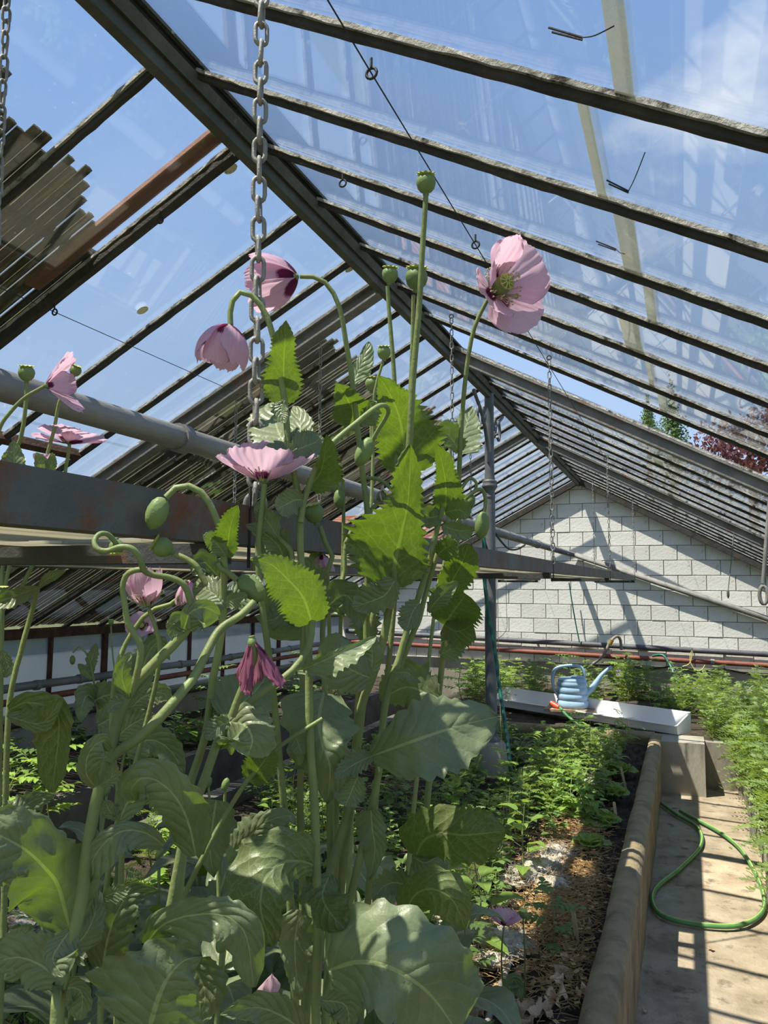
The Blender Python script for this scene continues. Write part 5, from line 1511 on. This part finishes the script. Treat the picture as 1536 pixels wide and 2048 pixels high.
# ------------------------------------------------------------------ other plants
LC = (-1.0, -.55, 0.0, .55, 1.0)
def small_leaf(mb, p0, d, L, w, droop=.3, prof='oval', n=7, fold=.25, sd=0.0, teeth=0.0):
    d = Vector(d).normalized()
    side = d.cross(Vector((0, 0, 1)))
    side = side.normalized() if side.length > 1e-4 else Vector((1, 0, 0))
    mid = []
    for i in range(n):
        t = i / (n - 1)
        mid.append(Vector(p0) + d * L * t + Vector((0, 0, -droop * L * t * t)))
    rows, uvs = [], []
    for i in range(n):
        t = i / (n - 1)
        p = lerp_knots(PROF[prof], t)
        tg = (mid[min(i + 1, n - 1)] - mid[max(i - 1, 0)]).normalized()
        nr = side.cross(tg)
        tt = 1 + teeth * (1 if i % 2 else -1)
        rows.append([mid[i] + side * (w * p * s * (tt if abs(s) == 1 else 1)) + nr * (fold * w * p * abs(s) + .06 * w * math.sin(7 * t + sd + s)) for s in LC])
        uvs.append([(.5 + .5 * s, t) for s in LC])
    mb.grid(rows, uvs)
def herb(rnd, h, nl, L, w, mat, prof='oval', droop=.35, name='seedling', branches=1, teeth=.1):
    """upright leafy plant at the origin -> (stem mesh, foliage mesh)"""
    st, fo = MB(), MB()
    for b in range(branches):
        a0 = rnd.uniform(0, 6.28)
        top = Vector((math.cos(a0) * h * .25 * (b > 0), math.sin(a0) * h * .25 * (b > 0), h * (1 if b == 0 else rnd.uniform(.6, .9))))
        c = curve3([Vector((0, 0, 0)), top * .5 + Vector((rnd.uniform(-.02, .02), rnd.uniform(-.02, .02), 0)), top], 8)
        st.tube(c, [.0035 - .002 * k / 7 for k in range(8)], 5)
        ang = rnd.uniform(0, 6)
        for k in range(nl):
            t = .25 + .75 * k / nl
            p0 = c[min(7, int(t * 7.99))]
            ang += 2.4
            d = Vector((math.cos(ang), math.sin(ang), rnd.uniform(.1, .7)))
            l = L * rnd.uniform(.7, 1.1) * (1.1 - .4 * t)
            pe = p0 + d.normalized() * l * .35
            st.tube([p0, pe], .0013, 4)
            small_leaf(fo, pe, d, l, w * l / L, droop, prof, 7, .2, k, teeth)
    return st, fo
def compound(rnd, h, nl, L, mat=None):
    """tomato-like plant with pinnate leaves"""
    st, fo = MB(), MB()
    c = curve3([Vector((0, 0, 0)), Vector((rnd.uniform(-.03, .03), rnd.uniform(-.03, .03), h * .5)), Vector((rnd.uniform(-.05, .05), rnd.uniform(-.05, .05), h))], 8)
    st.tube(c, [.004 - .002 * k / 7 for k in range(8)], 5)
    ang = rnd.uniform(0, 6)
    for k in range(nl):
        t = .2 + .8 * k / nl
        p0 = c[min(7, int(t * 7.99))]
        ang += 2.3
        d = Vector((math.cos(ang), math.sin(ang), .55)).normalized()
        l = L * rnd.uniform(.7, 1.1)
        pts = [p0 + d * l * q / 5 + Vector((0, 0, -.30 * l * (q / 5) ** 2)) for q in range(6)]
        st.tube(pts, .0014, 4)
        sd = d.cross(Vector((0, 0, 1))).normalized()
        for q in (2, 3, 4):
            for s in (-1, 1):
                small_leaf(fo, pts[q], sd * s + d * .5, l * .34, l * .10, .4, 'lance', 6, .2, q + s, .15)
        small_leaf(fo, pts[5], d, l * .4, l * .13, .4, 'lance', 6, .2, k, .15)
    return st, fo
def feathery(rnd, h, nl, L, fine=.010, upright=.9, nq=9):
    """ferny plant: fine pinnate sprays"""
    st, fo = MB(), MB()
    for b in range(3):
        a0 = rnd.uniform(0, 6.28)
        top = Vector((math.cos(a0) * h * .22 * b * .7, math.sin(a0) * h * .22 * b * .7, h * (1 - .12 * b)))
        c = curve3([Vector((0, 0, 0)), top * .5 + Vector((rnd.uniform(-.04, .04), rnd.uniform(-.04, .04), 0)), top], 10)
        st.tube(c, [.004 - .0028 * k / 9 for k in range(10)], 5)
        ang = rnd.uniform(0, 6)
        for k in range(nl):
            t = .22 + .78 * k / nl
            p0 = c[min(9, int(t * 9.99))]
            ang += 2.4
            d = Vector((math.cos(ang), math.sin(ang), rnd.uniform(.2, upright))).normalized()
            l = L * rnd.uniform(.6, 1.1)
            sd = d.cross(Vector((0, 0, 1))).normalized()
            for q in range(nq):
                u = (q + 1) / nq
                pq = p0 + d * l * u + Vector((0, 0, -.35 * l * u * u))
                ll = l * .36 * (1.05 - u * .75)
                for s in (-1, 1):
                    e = (sd * s + d * .6 + Vector((0, 0, rnd.uniform(-.2, .3)))).normalized() * ll
                    wv = d * fine * .5 + Vector((0, 0, fine * .25))
                    fo.face([pq, pq + e * .5 - wv * .9, pq + e, pq + e * .55 + wv * .9], [(.5, 0), (0, .5), (.5, 1), (1, .5)])
    return st, fo
def lettuce(rnd, R):
    st, fo = MB(), MB()
    st.tube([(0, 0, 0), (0, 0, R * .2)], R * .10, 6)
    for k in range(13):
        a = k * 2.4; el = .35 + .9 * k / 13
        d = Vector((math.cos(a) * math.cos(el), math.sin(a) * math.cos(el), math.sin(el)))
        L = R * (1.05 - .35 * k / 13)
        side = d.cross(Vector((0, 0, 1))).normalized(); n = 12
        mid = [Vector((0, 0, R * .12)) + d * L * i / (n - 1) + Vector((0, 0, -.25 * L * (i / (n - 1)) ** 2)) for i in range(n)]
        nr = [side.cross((mid[min(i + 1, n - 1)] - mid[max(i - 1, 0)]).normalized()) for i in range(n)]
        leaf_rows(fo, mid, [side] * n, nr, L * .48, L * .48, 'fan', .06, 6, .28, .2, .2, k * 1.3, .05, cols=(-1, -.8, -.5, -.2, 0, .2, .5, .8, 1))
    return st, fo
class Proto:
    def __init__(s, pair, fmat, smat='poppy_stem', extra=None):
        s.st = pair[0].mesh('stem', True); s.st.materials.append(MATS[smat])
        s.fo = pair[1].mesh('foliage', True); s.fo.materials.append(MATS[fmat])
        s.ex = None
        if extra:
            s.ex = extra[0].mesh('blossom', True); s.ex.materials.append(MATS[extra[1]])
    def put(s, name, loc, scale, rot, label, cat, group):
        o = bpy.data.objects.new(name, None)
        o.empty_display_size = .05
        COL.objects.link(o)
        o.location = loc; o.rotation_euler = (random.uniform(-.08, .08), random.uniform(-.08, .08), rot); o.scale = (scale,) * 3
        tag(o, label, cat, group)
        for nm, me in (('stem', s.st), ('foliage', s.fo), ('blossom', s.ex)):
            if me:
                c = bpy.data.objects.new(nm, me); COL.objects.link(c); c.parent = o
        return o
RR = random.Random(5)
H_bright = [Proto(herb(RR, .22, 9, .085, .030, None, 'oval', .4, branches=2), 'bright_leaf') for _ in range(3)]
H_pepper = [Proto(herb(RR, .26, 9, .12, .036, None, 'lance', .45, teeth=0), 'bright_leaf') for _ in range(2)]
H_dark = [Proto(herb(RR, .24, 10, .08, .032, None, 'oval', .4, branches=2), 'dark_leaf') for _ in range(2)]
H_tom = [Proto(compound(RR, .34, 9, .17), 'dark_leaf') for _ in range(2)]
H_tomb = [Proto(compound(RR, .30, 9, .16), 'bright_leaf') for _ in range(2)]
H_low = [Proto(herb(RR, .09, 8, .05, .020, None, 'fan', .3, branches=3), 'bright_leaf') for _ in range(3)]
H_let = [Proto(lettuce(RR, .15), 'lettuce_leaf') for _ in range(2)]
H_fea = [Proto(feathery(RR, .75, 17, .24, .016), 'feather_leaf') for _ in range(4)]
H_feas = [Proto(feathery(RR, .30, 10, .13, .008, 1.2), 'feather_leaf') for _ in range(2)]
H_trail = [Proto(feathery(RR, .42, 14, .20, .016, .2), 'feather_leaf') for _ in range(2)]
def soil_z(x, y):
    return SOIL - .06
def avoid(x, y):
    return math.hypot(x - PX, y - PY) < .16
# named plants that stand out
def put_px(proto, px, z, sc, rot, name, label, cat='plant', group=None):
    q = atZ(px[0], px[1], z)
    return proto.put(name, q, sc, rot, label, cat, group)
put_px(H_pepper[0], (952, 1905), .33, 1.25, .4, 'pepper_plant', 'sunlit pepper plant with large heart-shaped leaves among wool clumps')
put_px(H_pepper[1], (1048, 1760), .33, 1.2, 2.4, 'pepper_plant', 'pepper plant with dark glossy leaves above the straw mulch')
put_px(H_tom[0], (1105, 1905), .33, .62, 1.1, 'tomato_seedling', 'tomato seedling standing in the straw near the bed rim')
put_px(H_tom[1], (930, 1960), .33, .7, 2.6, 'tomato_seedling', 'tomato seedling beside the wool close to the big poppy leaf')
put_px(H_let[0], (1232, 1555), .33, 1.05, .2, 'lettuce', 'large green lettuce by the far end of the bed rim')
put_px(H_let[1], (1222, 1600), .33, .9, 1.2, 'lettuce', 'lettuce below the large one, next to a wooden stick')
put_px(H_let[0], (1205, 1655), .33, .85, 2.2, 'lettuce', 'pale lettuce in front of the wool tuft near the rim')
put_px(H_let[1], (1165, 1540), .33, .95, 2.9, 'lettuce', 'lettuce between wool tufts at the far bed end')
put_px(H_let[0], (1180, 1700), .33, .75, 4.0, 'lettuce', 'small dark lettuce lowest along the rim')
put_px(H_tomb[0], (1030, 1600), .33, 1.15, 1.0, 'tomato_plant', 'tomato plant growing beside the teal hose')
put_px(H_tomb[1], (1120, 1530), .33, 1.0, .2, 'tomato_plant', 'tomato plant before the far bed wall')
put_px(H_tom[0], (1180, 1530), .33, 1.0, .6, 'tomato_plant', 'dark tomato plant touching the white trough')
put_px(H_tomb[0], (1150, 1640), .33, .8, 3.3, 'tomato_plant', 'short tomato plant in the middle of the bed')
# rows of seedlings
kinds = ((H_bright, 'seedling', 'bright green leafy seedling in the raised bed', .85), (H_dark, 'seedling', 'dark green leafy seedling in the raised bed', .85), (H_tomb, 'tomato_seedling', 'small tomato seedling in the raised bed', .62), (H_feas, 'carrot_plant', 'feathery green carrot top in the raised bed', .9), (H_low, 'weed', 'low leafy weed on the bed soil', 1.0))
rnd = random.Random(21)
for i in range(330):
    y = 2.3 + 4.4 * rnd.random() ** .8
    x = -.62 - 1.8 * rnd.random() ** 1.2 if y > 3 else -.80 - 1.4 * rnd.random()
    if y > 4.4 and rnd.random() < .4:
        x = -.5 - .4 * rnd.random()
    if avoid(x, y) or (x > -.80 and y < 4.1 and rnd.random() < .85):
        continue
    k = rnd.choices(range(5), (5, 2.5, 2, 2, 4))[0]
    P, nm, lab, sc = kinds[k]
    rnd.choice(P).put(nm, (x, y, .325), sc * rnd.uniform(.7, 1.15), rnd.uniform(0, 6.28), lab, 'seedling' if nm != 'weed' else 'weed', lab.split(' in the')[0].split(' on the')[0] + ' group')
for i in range(60):
    y = 1.1 + 2.2 * rnd.random(); x = -.72 - 1.6 * rnd.random()
    if avoid(x, y): continue
    P, nm, lab, sc = kinds[rnd.choices(range(5), (4, 3, 1, 3, 4))[0]]
    rnd.choice(P).put(nm, (x, y, .325), sc * rnd.uniform(.8, 1.2), rnd.uniform(0, 6.28), lab, 'seedling' if nm != 'weed' else 'weed', lab.split(' in the')[0].split(' on the')[0] + ' group')
# side border plants behind the poppies at the left
for i in range(60):
    y = 1.8 + 7.0 * rnd.random(); x = -3.45 - 1.1 * rnd.random()
    P, lab = ((H_tom, 'dark'), (H_bright, 'fresh'), (H_dark, 'dark'))[rnd.randrange(3)]
    rnd.choice(P).put('border_plant', (x, y, .35), rnd.uniform(.8, 1.5), rnd.uniform(0, 6.28), 'leafy green plant in the border below the side windows', 'plant', 'side border plants')
for px, sc, lab in (((70, 1660), 1.3, 'tallest of three light green tomato plants behind the left poppies'), ((100, 1650), 1.0, 'smallest of three light green tomato plants behind the left poppies'), ((30, 1640), 1.1, 'tomato plant at the picture edge behind the left poppies')):
    put_px(H_tomb[0], px, .33, sc, px[0] * .1, 'tomato_plant', lab, group='tomatoes behind the left poppies')
# feathery plants along the path and weeds before the wall
rnd = random.Random(8)
for i in range(62):
    y = 4.5 + 5.7 * rnd.random(); x = .48 + 1.0 * rnd.random() ** 1.2
    if y > 7.2: x = (.16 if y < 8.2 else -.12) + 1.4 * rnd.random()
    rnd.choice(H_fea).put('feathery_plant', (x, y, .18 if y < 7 else .33), rnd.uniform(.60, .82) * (1 if y < 7 else .74), rnd.uniform(0, 6.28), 'tall feathery green plant in the border right of the path', 'plant', 'feathery border plants')
for i in range(26):
    y = 3.9 + 4.0 * i / 26; x = .41 + .10 * rnd.random()
    rnd.choice(H_trail).put('trailing_plant', (x, y, .20), rnd.uniform(.8, 1.25), rnd.uniform(0, 6.28), 'ferny plant spilling over the plank edge onto the path', 'plant', 'ferny edge plants')
for (x, y, sc) in ((.20, 7.25, .62), (.34, 7.2, .66), (.50, 7.3, .7), (.15, 7.6, .6), (.42, 7.7, .65), (.66, 7.5, .7), (.56, 6.7, .8), (.50, 6.1, .75), (.60, 5.5, .72), (.55, 5.0, .7), (.62, 4.6, .66)):
    rnd.choice(H_fea).put('feathery_plant', (x, y, .30 if y > 7 else .18), sc, rnd.uniform(0, 6.28), 'bushy feathery plant at the edge of the path border', 'plant', 'feathery edge plants')
for i in range(64):
    y = 8.0 + 2.2 * rnd.random(); x = -2.4 + 2.5 * rnd.random()
    P, nm = ((H_fea, 0), (H_tomb, 1), (H_bright, 1), (H_tom, 1))[rnd.choices(range(4), (3, 2, 2, 2))[0]]
    rnd.choice(P).put('wall_weed', (x, y, .35), rnd.uniform(.42, .62) if nm == 0 else rnd.uniform(.9, 1.35), rnd.uniform(0, 6.28), 'tangled green weed growing below the wall pipes', 'weed', 'weeds before the block wall')
for (x, y), m, lab in (((1352, 1340), 'mauve_flower', 'small mauve blossom cluster under the red wall pipe'), ((1245, 1376), 'yellow_flower', 'tiny yellow blossom left of the feathery plants'), ((1238, 1345), 'mauve_flower', 'pale mauve blossom right of the can spout')):
    c = atY(x, y, 9.3); g = MB()
    for k in range(14):
        a = rnd.uniform(0, 6.28); d = Vector((math.cos(a), rnd.uniform(-.5, .5), math.sin(a)))
        small_leaf(g, c + d * .012, d, .035, .010, .1, 'oval', 5)
    o = thing('blossom', c, lab, 'flower'); g.build('petals', m, o, smooth=True)
    g = MB(); g.tube([c, (c.x + .02, c.y, .36)], .003, 5); g.build('stem', 'poppy_stem', o)

# ------------------------------------------------------------------ wool tufts, straw, sticks, dead leaves
def blob(c, r, sd, flat=.6):
    g = MB(); n, m = 22, 30; rows = []
    for i in range(n + 1):
        th = math.pi * i / n; row = []
        for j in range(m):
            ph = 2 * math.pi * j / m
            d = Vector((math.sin(th) * math.cos(ph), math.sin(th) * math.sin(ph), math.cos(th)))
            q = r * (1 + .42 * noise.noise(d * 1.7 + Vector((sd, 0, 0))) + .24 * noise.noise(d * 4.3 + Vector((0, sd, 0))) + .20 * noise.noise(d * 9 + Vector((0, 0, sd))) + .13 * noise.noise(d * 19 + Vector((sd, sd, 0))))
            row.append(c + Vector((d.x * q, d.y * q, d.z * q * flat)))
        rows.append(row)
    g.grid(rows, close=True)
    return g
WOOL = [((880, 1850), .10, 'wool tuft half under the dark poppy leaf'), ((930, 1875), .11, 'sunlit wool tuft left of the lone mauve poppy'), ((1000, 1890), .10, 'wool tuft directly behind the lone mauve poppy stem'), ((985, 1920), .06, 'small wool tuft under the lone poppy flower'), ((935, 1995), .055, 'dirty wool tuft at the lower edge beside the big leaf'), ((1030, 1760), .10, 'wool tuft below the dark pepper plant'), ((1085, 1735), .10, 'wool tuft beside the straw patch'), ((1108, 1770), .08, 'wool tuft at the edge of the straw'), ((1110, 1710), .09, 'wool tuft above the straw patch'), ((1175, 1640), .11, 'large wool tuft in the middle of the bed'), ((1190, 1580), .12, 'wool tuft behind the lettuces'), ((1130, 1560), .11, 'wool tuft near the teal hose end'), ((1165, 1505), .12, 'far wool tuft before the end wall'), ((1205, 1500), .12, 'far wool tuft right of the tomato plant'), ((1110, 1560), .08, 'small far wool tuft between seedlings'), ((60, 1840), .10, 'pale wool tuft glimpsed behind the left poppy leaf'), ((575, 1680), .08, 'pinkish wool tuft glimpsed between the poppy stems')]
for i, (px, r, lab) in enumerate(WOOL):
    c = atZ(px[0], px[1], .345)
    o = thing('wool_tuft', c, lab, 'wool', 'wool mulch tufts')
    rw = random.Random(i)
    for q in range(3):
        e = c + Vector((rw.uniform(-.6, .6) * r, rw.uniform(-.6, .6) * r, rw.uniform(-.01, .015))) if q else c
        blob(e, r * (.62 if q else .78), i * 3.7 + q, .5).build('clump', 'wool', o, smooth=True)
    g = MB()
    for q in range(170):
        d = Vector((rw.gauss(0, 1), rw.gauss(0, 1), abs(rw.gauss(0, .8)))).normalized()
        p0 = c + Vector((d.x * r * 1.0, d.y * r * 1.0, d.z * r * .5)) * rw.uniform(.7, 1.15)
        p2 = p0 + Vector((rw.gauss(0, 1), rw.gauss(0, 1), rw.gauss(0, .7))) * r * .22
        g.tube(curve3([p0, p0.lerp(p2, .5) + Vector((rw.gauss(0, .06), rw.gauss(0, .06), .04)) * r * 2, p2], 5), .0009, 3, cap=False)
    g.build('fibres', 'wool', o, smooth=True)
g = MB(); rnd = random.Random(4)
for (cx, cy, sx, sy, n) in ((-.52, 3.35, .20, .62, 2600), (-.60, 4.15, .20, .45, 1200), (-.42, 2.75, .12, .35, 700), (-.8, 2.7, .2, .3, 300)):
    for k in range(n):
        x = cx + rnd.gauss(0, sx * .55); y = cy + rnd.gauss(0, sy * .55)
        if x > -.325: continue
        a = rnd.uniform(0, 6.28); l = rnd.uniform(.02, .07) if k % 9 else .018; z = .345 + rnd.uniform(0, .025)
        d = Vector((math.cos(a), math.sin(a), rnd.uniform(-.25, .25))) * l; w = Vector((-math.sin(a), math.cos(a), 0)) * (.0008 if k % 9 else .006)
        p0 = Vector((x, y, z)); up = Vector((0, 0, .0014))
        g.face([p0 - w, p0 + w, p0 + d + w, p0 + d - w]); g.face([p0 - up, p0 + d - up, p0 + d + up, p0 + up])
tag(g.build('straw_mulch', 'straw'), 'loose golden straw and shavings mulched over the soil near the rim', 'straw', kind='stuff')
g = MB()
for k in range(2600):
    x = -.34 - 2.1 * rnd.random() ** 1.2; y = 2.1 + 4.6 * rnd.random()
    r = rnd.uniform(.004, .014); c = Vector((x, y, .325 + rnd.uniform(0, .02)))
    p = [c + Vector((r * math.cos(a * 2.094 + k), r * math.sin(a * 2.094 + k), rnd.uniform(-.3, .3) * r)) for a in range(3)]
    t = c + Vector((0, 0, r))
    for a in range(3):
        g.face([p[a], p[(a + 1) % 3], t])
tag(g.build('soil_crumbs', 'soil'), 'dark crumbs and clods scattered over the bed soil', 'soil', kind='stuff')
rnd = random.Random(9)
spots = [((1150, 1925), .06), ((1140, 1960), .07), ((1155, 1990), .05), ((1105, 1955), .05), ((1090, 1990), .07), ((1120, 2015), .06), ((1040, 2010), .08), ((1010, 2035), .07), ((1075, 1970), .05), ((1150, 1880), .04), ((1165, 1850), .04), ((1100, 2035), .06), ((1060, 2040), .06), ((1130, 1900), .04), ((960, 2020), .05)]
for i, (px, L) in enumerate(spots):
    c = atZ(px[0], px[1], .352); a = rnd.uniform(0, 6.28)
    g = MB(); d = Vector((math.cos(a), math.sin(a), .2)); side = d.cross(Vector((0, 0, 1))).normalized(); n = 12
    mid = [c + d * L * q / (n - 1) + Vector((0, 0, .012 * math.sin(q))) for q in range(n)]
    leaf_rows(g, mid, [side] * n, [Vector((0, 0, 1))] * n, L * .4, L * .4, 'fan', .15, 5, .4, .3, -.1, i * 2.2, .1, cols=(-1, -.7, -.35, 0, .35, .7, 1))
    tag(g.build('dead_leaf', 'dead_leaf', smooth=True, origin=c), 'curled brown dead leaf on the soil by the bed rim', 'dead leaf', 'dead leaves on the soil')
for (xt, yt), (xb, yb), lab in (((1242, 1535), (1252, 1580), 'pale wooden plant stick beside the large lettuce'), ((1228, 1605), (1234, 1648), 'pale wooden plant stick below the second lettuce'), ((1145, 1815), (1156, 1895), 'wooden plant stick standing in the straw'), ((1330 - 110, 1560), (1226, 1590), 'short wooden plant stick between the lettuces')):
    b = atZ(xb, yb, .325); t = atY(xt, yt, b.y + .02)
    g = MB(); w = Vector((.008, 0, 0)); e = Vector((0, .003, 0)); tip = t + Vector((0, 0, .006))
    g.hexa([b - w - e, b + w - e, b + w + e, b - w + e, t - w - e, t + w - e, t + w + e, t - w + e]); g.face([t - w - e, t + w - e, tip]); g.face([t + w + e, t - w + e, tip])
    tag(g.build('plant_stick', 'stake_wood', origin=b), lab, 'stick')
hose('drip_pipe', [atZ(x, y, .345) for x, y in ((1035, 1880), (1020, 1920), (1005, 1960), (985, 2010), (970, 2060))], .011, 'hose_brown', 'dark irrigation pipe lying on the soil by the lone poppy', 20, cat='pipe')
c = [(-.225 + a * 1.03, 2.22 + .05 * math.sin(k), h + .006) for k, (a, h) in enumerate([(.014, .30), (.016, .37), (.012, .40), (-.005, .424), (-.035, .434), (-.07, .43), (-.094, .41), (-.10, .38)])]
hose('brown_band', c, .006, 'dead_leaf', 'brown bent band clipped over the near end of the bed rim', 24, cat='band')
# small litter on the path
for (x, y), L, lab in (((1415, 1898), .030, 'single red-brown dead leaf on the lit path'), ((1296, 1872), .022, 'dry twig scrap at the foot of the bed wall'), ((1283, 2022), .025, 'dark dead leaf on the shaded path at the bottom edge')):
    c = atZ(x, y, .006); g = MB(); n = 8
    mid = [c + Vector((L * q / 7, .003 * math.sin(q), .004 + .004 * math.sin(q * .9))) for q in range(n)]
    leaf_rows(g, mid, [Vector((0, -1, 0))] * n, [Vector((0, 0, 1))] * n, L * .4, L * .4, 'oval', .1, 4, .3, .3, .2, x, .05, cols=(-1, -.5, 0, .5, 1))
    tag(g.build('dead_leaf', 'dead_leaf', smooth=True, origin=c), lab, 'dead leaf')
# plank edging of the path border
o = thing('plank_edging', (.385, 2.0, 0), 'grey wooden plank edging along the border right of the path', 'edging')
y = 1.0; k = 0
while y < 8.1:
    L = 1.15; e = .004 * math.sin(k * 3)
    g = MB(); g.box((.372 + e, y, -.02), (.397 + e, min(y + L - .012, 8.1), .17 + .01 * math.sin(k * 2))); g.build('plank', 'grey_plank', o)
    g = MB(); g.box((.340, y + .1, -.03), (.371 + e, y + .15, .20)); g.build('stake', 'grey_plank', o)
    y += L; k += 1

# ------------------------------------------------------------------ outside: trees, neighbour house
def tree(px, Y, r, h, mat, lab, conic=False):
    c = atY(px[0], px[1], Y)
    o = thing('tree', (c.x, c.y, -.06), lab, 'tree')
    g = MB(); g.tube([(c.x, c.y, -.06), (c.x + .05, c.y, c.z * .5), (c.x, c.y, c.z + h * .3)], [.18, .13, .05], 8); g.build('trunk', 'bark', o, smooth=True)
    g = MB(); rn = random.Random(int(px[0]))
    for k in range(2600):
        d = Vector((rn.gauss(0, 1), rn.gauss(0, 1), rn.gauss(0, 1))).normalized()
        q = r * rn.uniform(.45, 1.0) * (1 + .4 * noise.noise(d * 2.2 + Vector((px[0], 0, 0))))
        v = Vector((d.x * q, d.y * q, d.z * q * h / r))
        if conic:
            s_ = max(.12, .9 - (v.z / h + 1) * .42); v.x *= s_; v.y *= s_
        p = c + v
        a = Vector((rn.gauss(0, 1), rn.gauss(0, 1), rn.gauss(0, 1))).normalized(); b = a.cross(d + Vector((.01, .02, .03))).normalized(); L = rn.uniform(.10, .20) * r / 1.6
        g.face([p, p + a * L * .5 + b * L * .3, p + a * L, p + a * L * .5 - b * L * .3])
    g.build('crown', mat, o)
tree((1500, 905), 18.0, 1.25, 1.0, 'red_leaf', 'dark red leaved tree outside, seen through the open bay')
tree((1345, 880), 26.0, 1.1, 1.9, 'tree_leaf', 'green conifer tops outside behind the open bay', True)
tree((1296, 850), 28.0, .7, 1.1, 'tree_leaf', 'smaller conifer outside left of the green one', True)
hc = atY(720, 1046, 17.0)
o = thing('neighbour_house', (hc.x, hc.y, -.06), 'neighbouring house with a red tiled roof outside the side wall', 'house')
g = MB(); g.box((hc.x - 4, hc.y, -.06), (hc.x + 1.6, hc.y + 6, hc.z - .5)); g.build('wall', 'render_wall', o)
for k in range(12):
    a, b = k / 12, (k + 1) / 12
    g = MB(); za, zb_ = hc.z - .62 + a * 1.1, hc.z - .62 + b * 1.1
    ya, yb = hc.y - .3 + a * 3.3, hc.y - .3 + b * 3.3
    g.hexa([(hc.x - 4.3, ya, za), (hc.x + 1.9, ya, za), (hc.x + 1.9, yb + .08, zb_), (hc.x - 4.3, yb + .08, zb_), (hc.x - 4.3, ya, za + .07), (hc.x + 1.9, ya, za + .07), (hc.x + 1.9, yb + .08, zb_ + .03), (hc.x - 4.3, yb + .08, zb_ + .03)]); g.build('tile_course', 'roof_tile', o)
g = MB(); g.hexa([(hc.x - 4.3, hc.y + 3, hc.z + .45), (hc.x + 1.9, hc.y + 3, hc.z + .45), (hc.x + 1.9, hc.y + 6.3, hc.z - .62), (hc.x - 4.3, hc.y + 6.3, hc.z - .62), (hc.x - 4.3, hc.y + 3, hc.z + .5), (hc.x + 1.9, hc.y + 3, hc.z + .5), (hc.x + 1.9, hc.y + 6.3, hc.z - .55), (hc.x - 4.3, hc.y + 6.3, hc.z - .55)]); g.build('roof_back', 'roof_tile', o)
for k in (-3, -1.2, .4):
    g = MB(); g.box((hc.x + k - .35, hc.y - .03, hc.z - 1.9), (hc.x + k + .35, hc.y + .01, hc.z - 1.0)); g.build('window', 'pipe_dark', o)

for _o in bpy.data.objects:
    if '_o' in _o:
        del _o['_o']
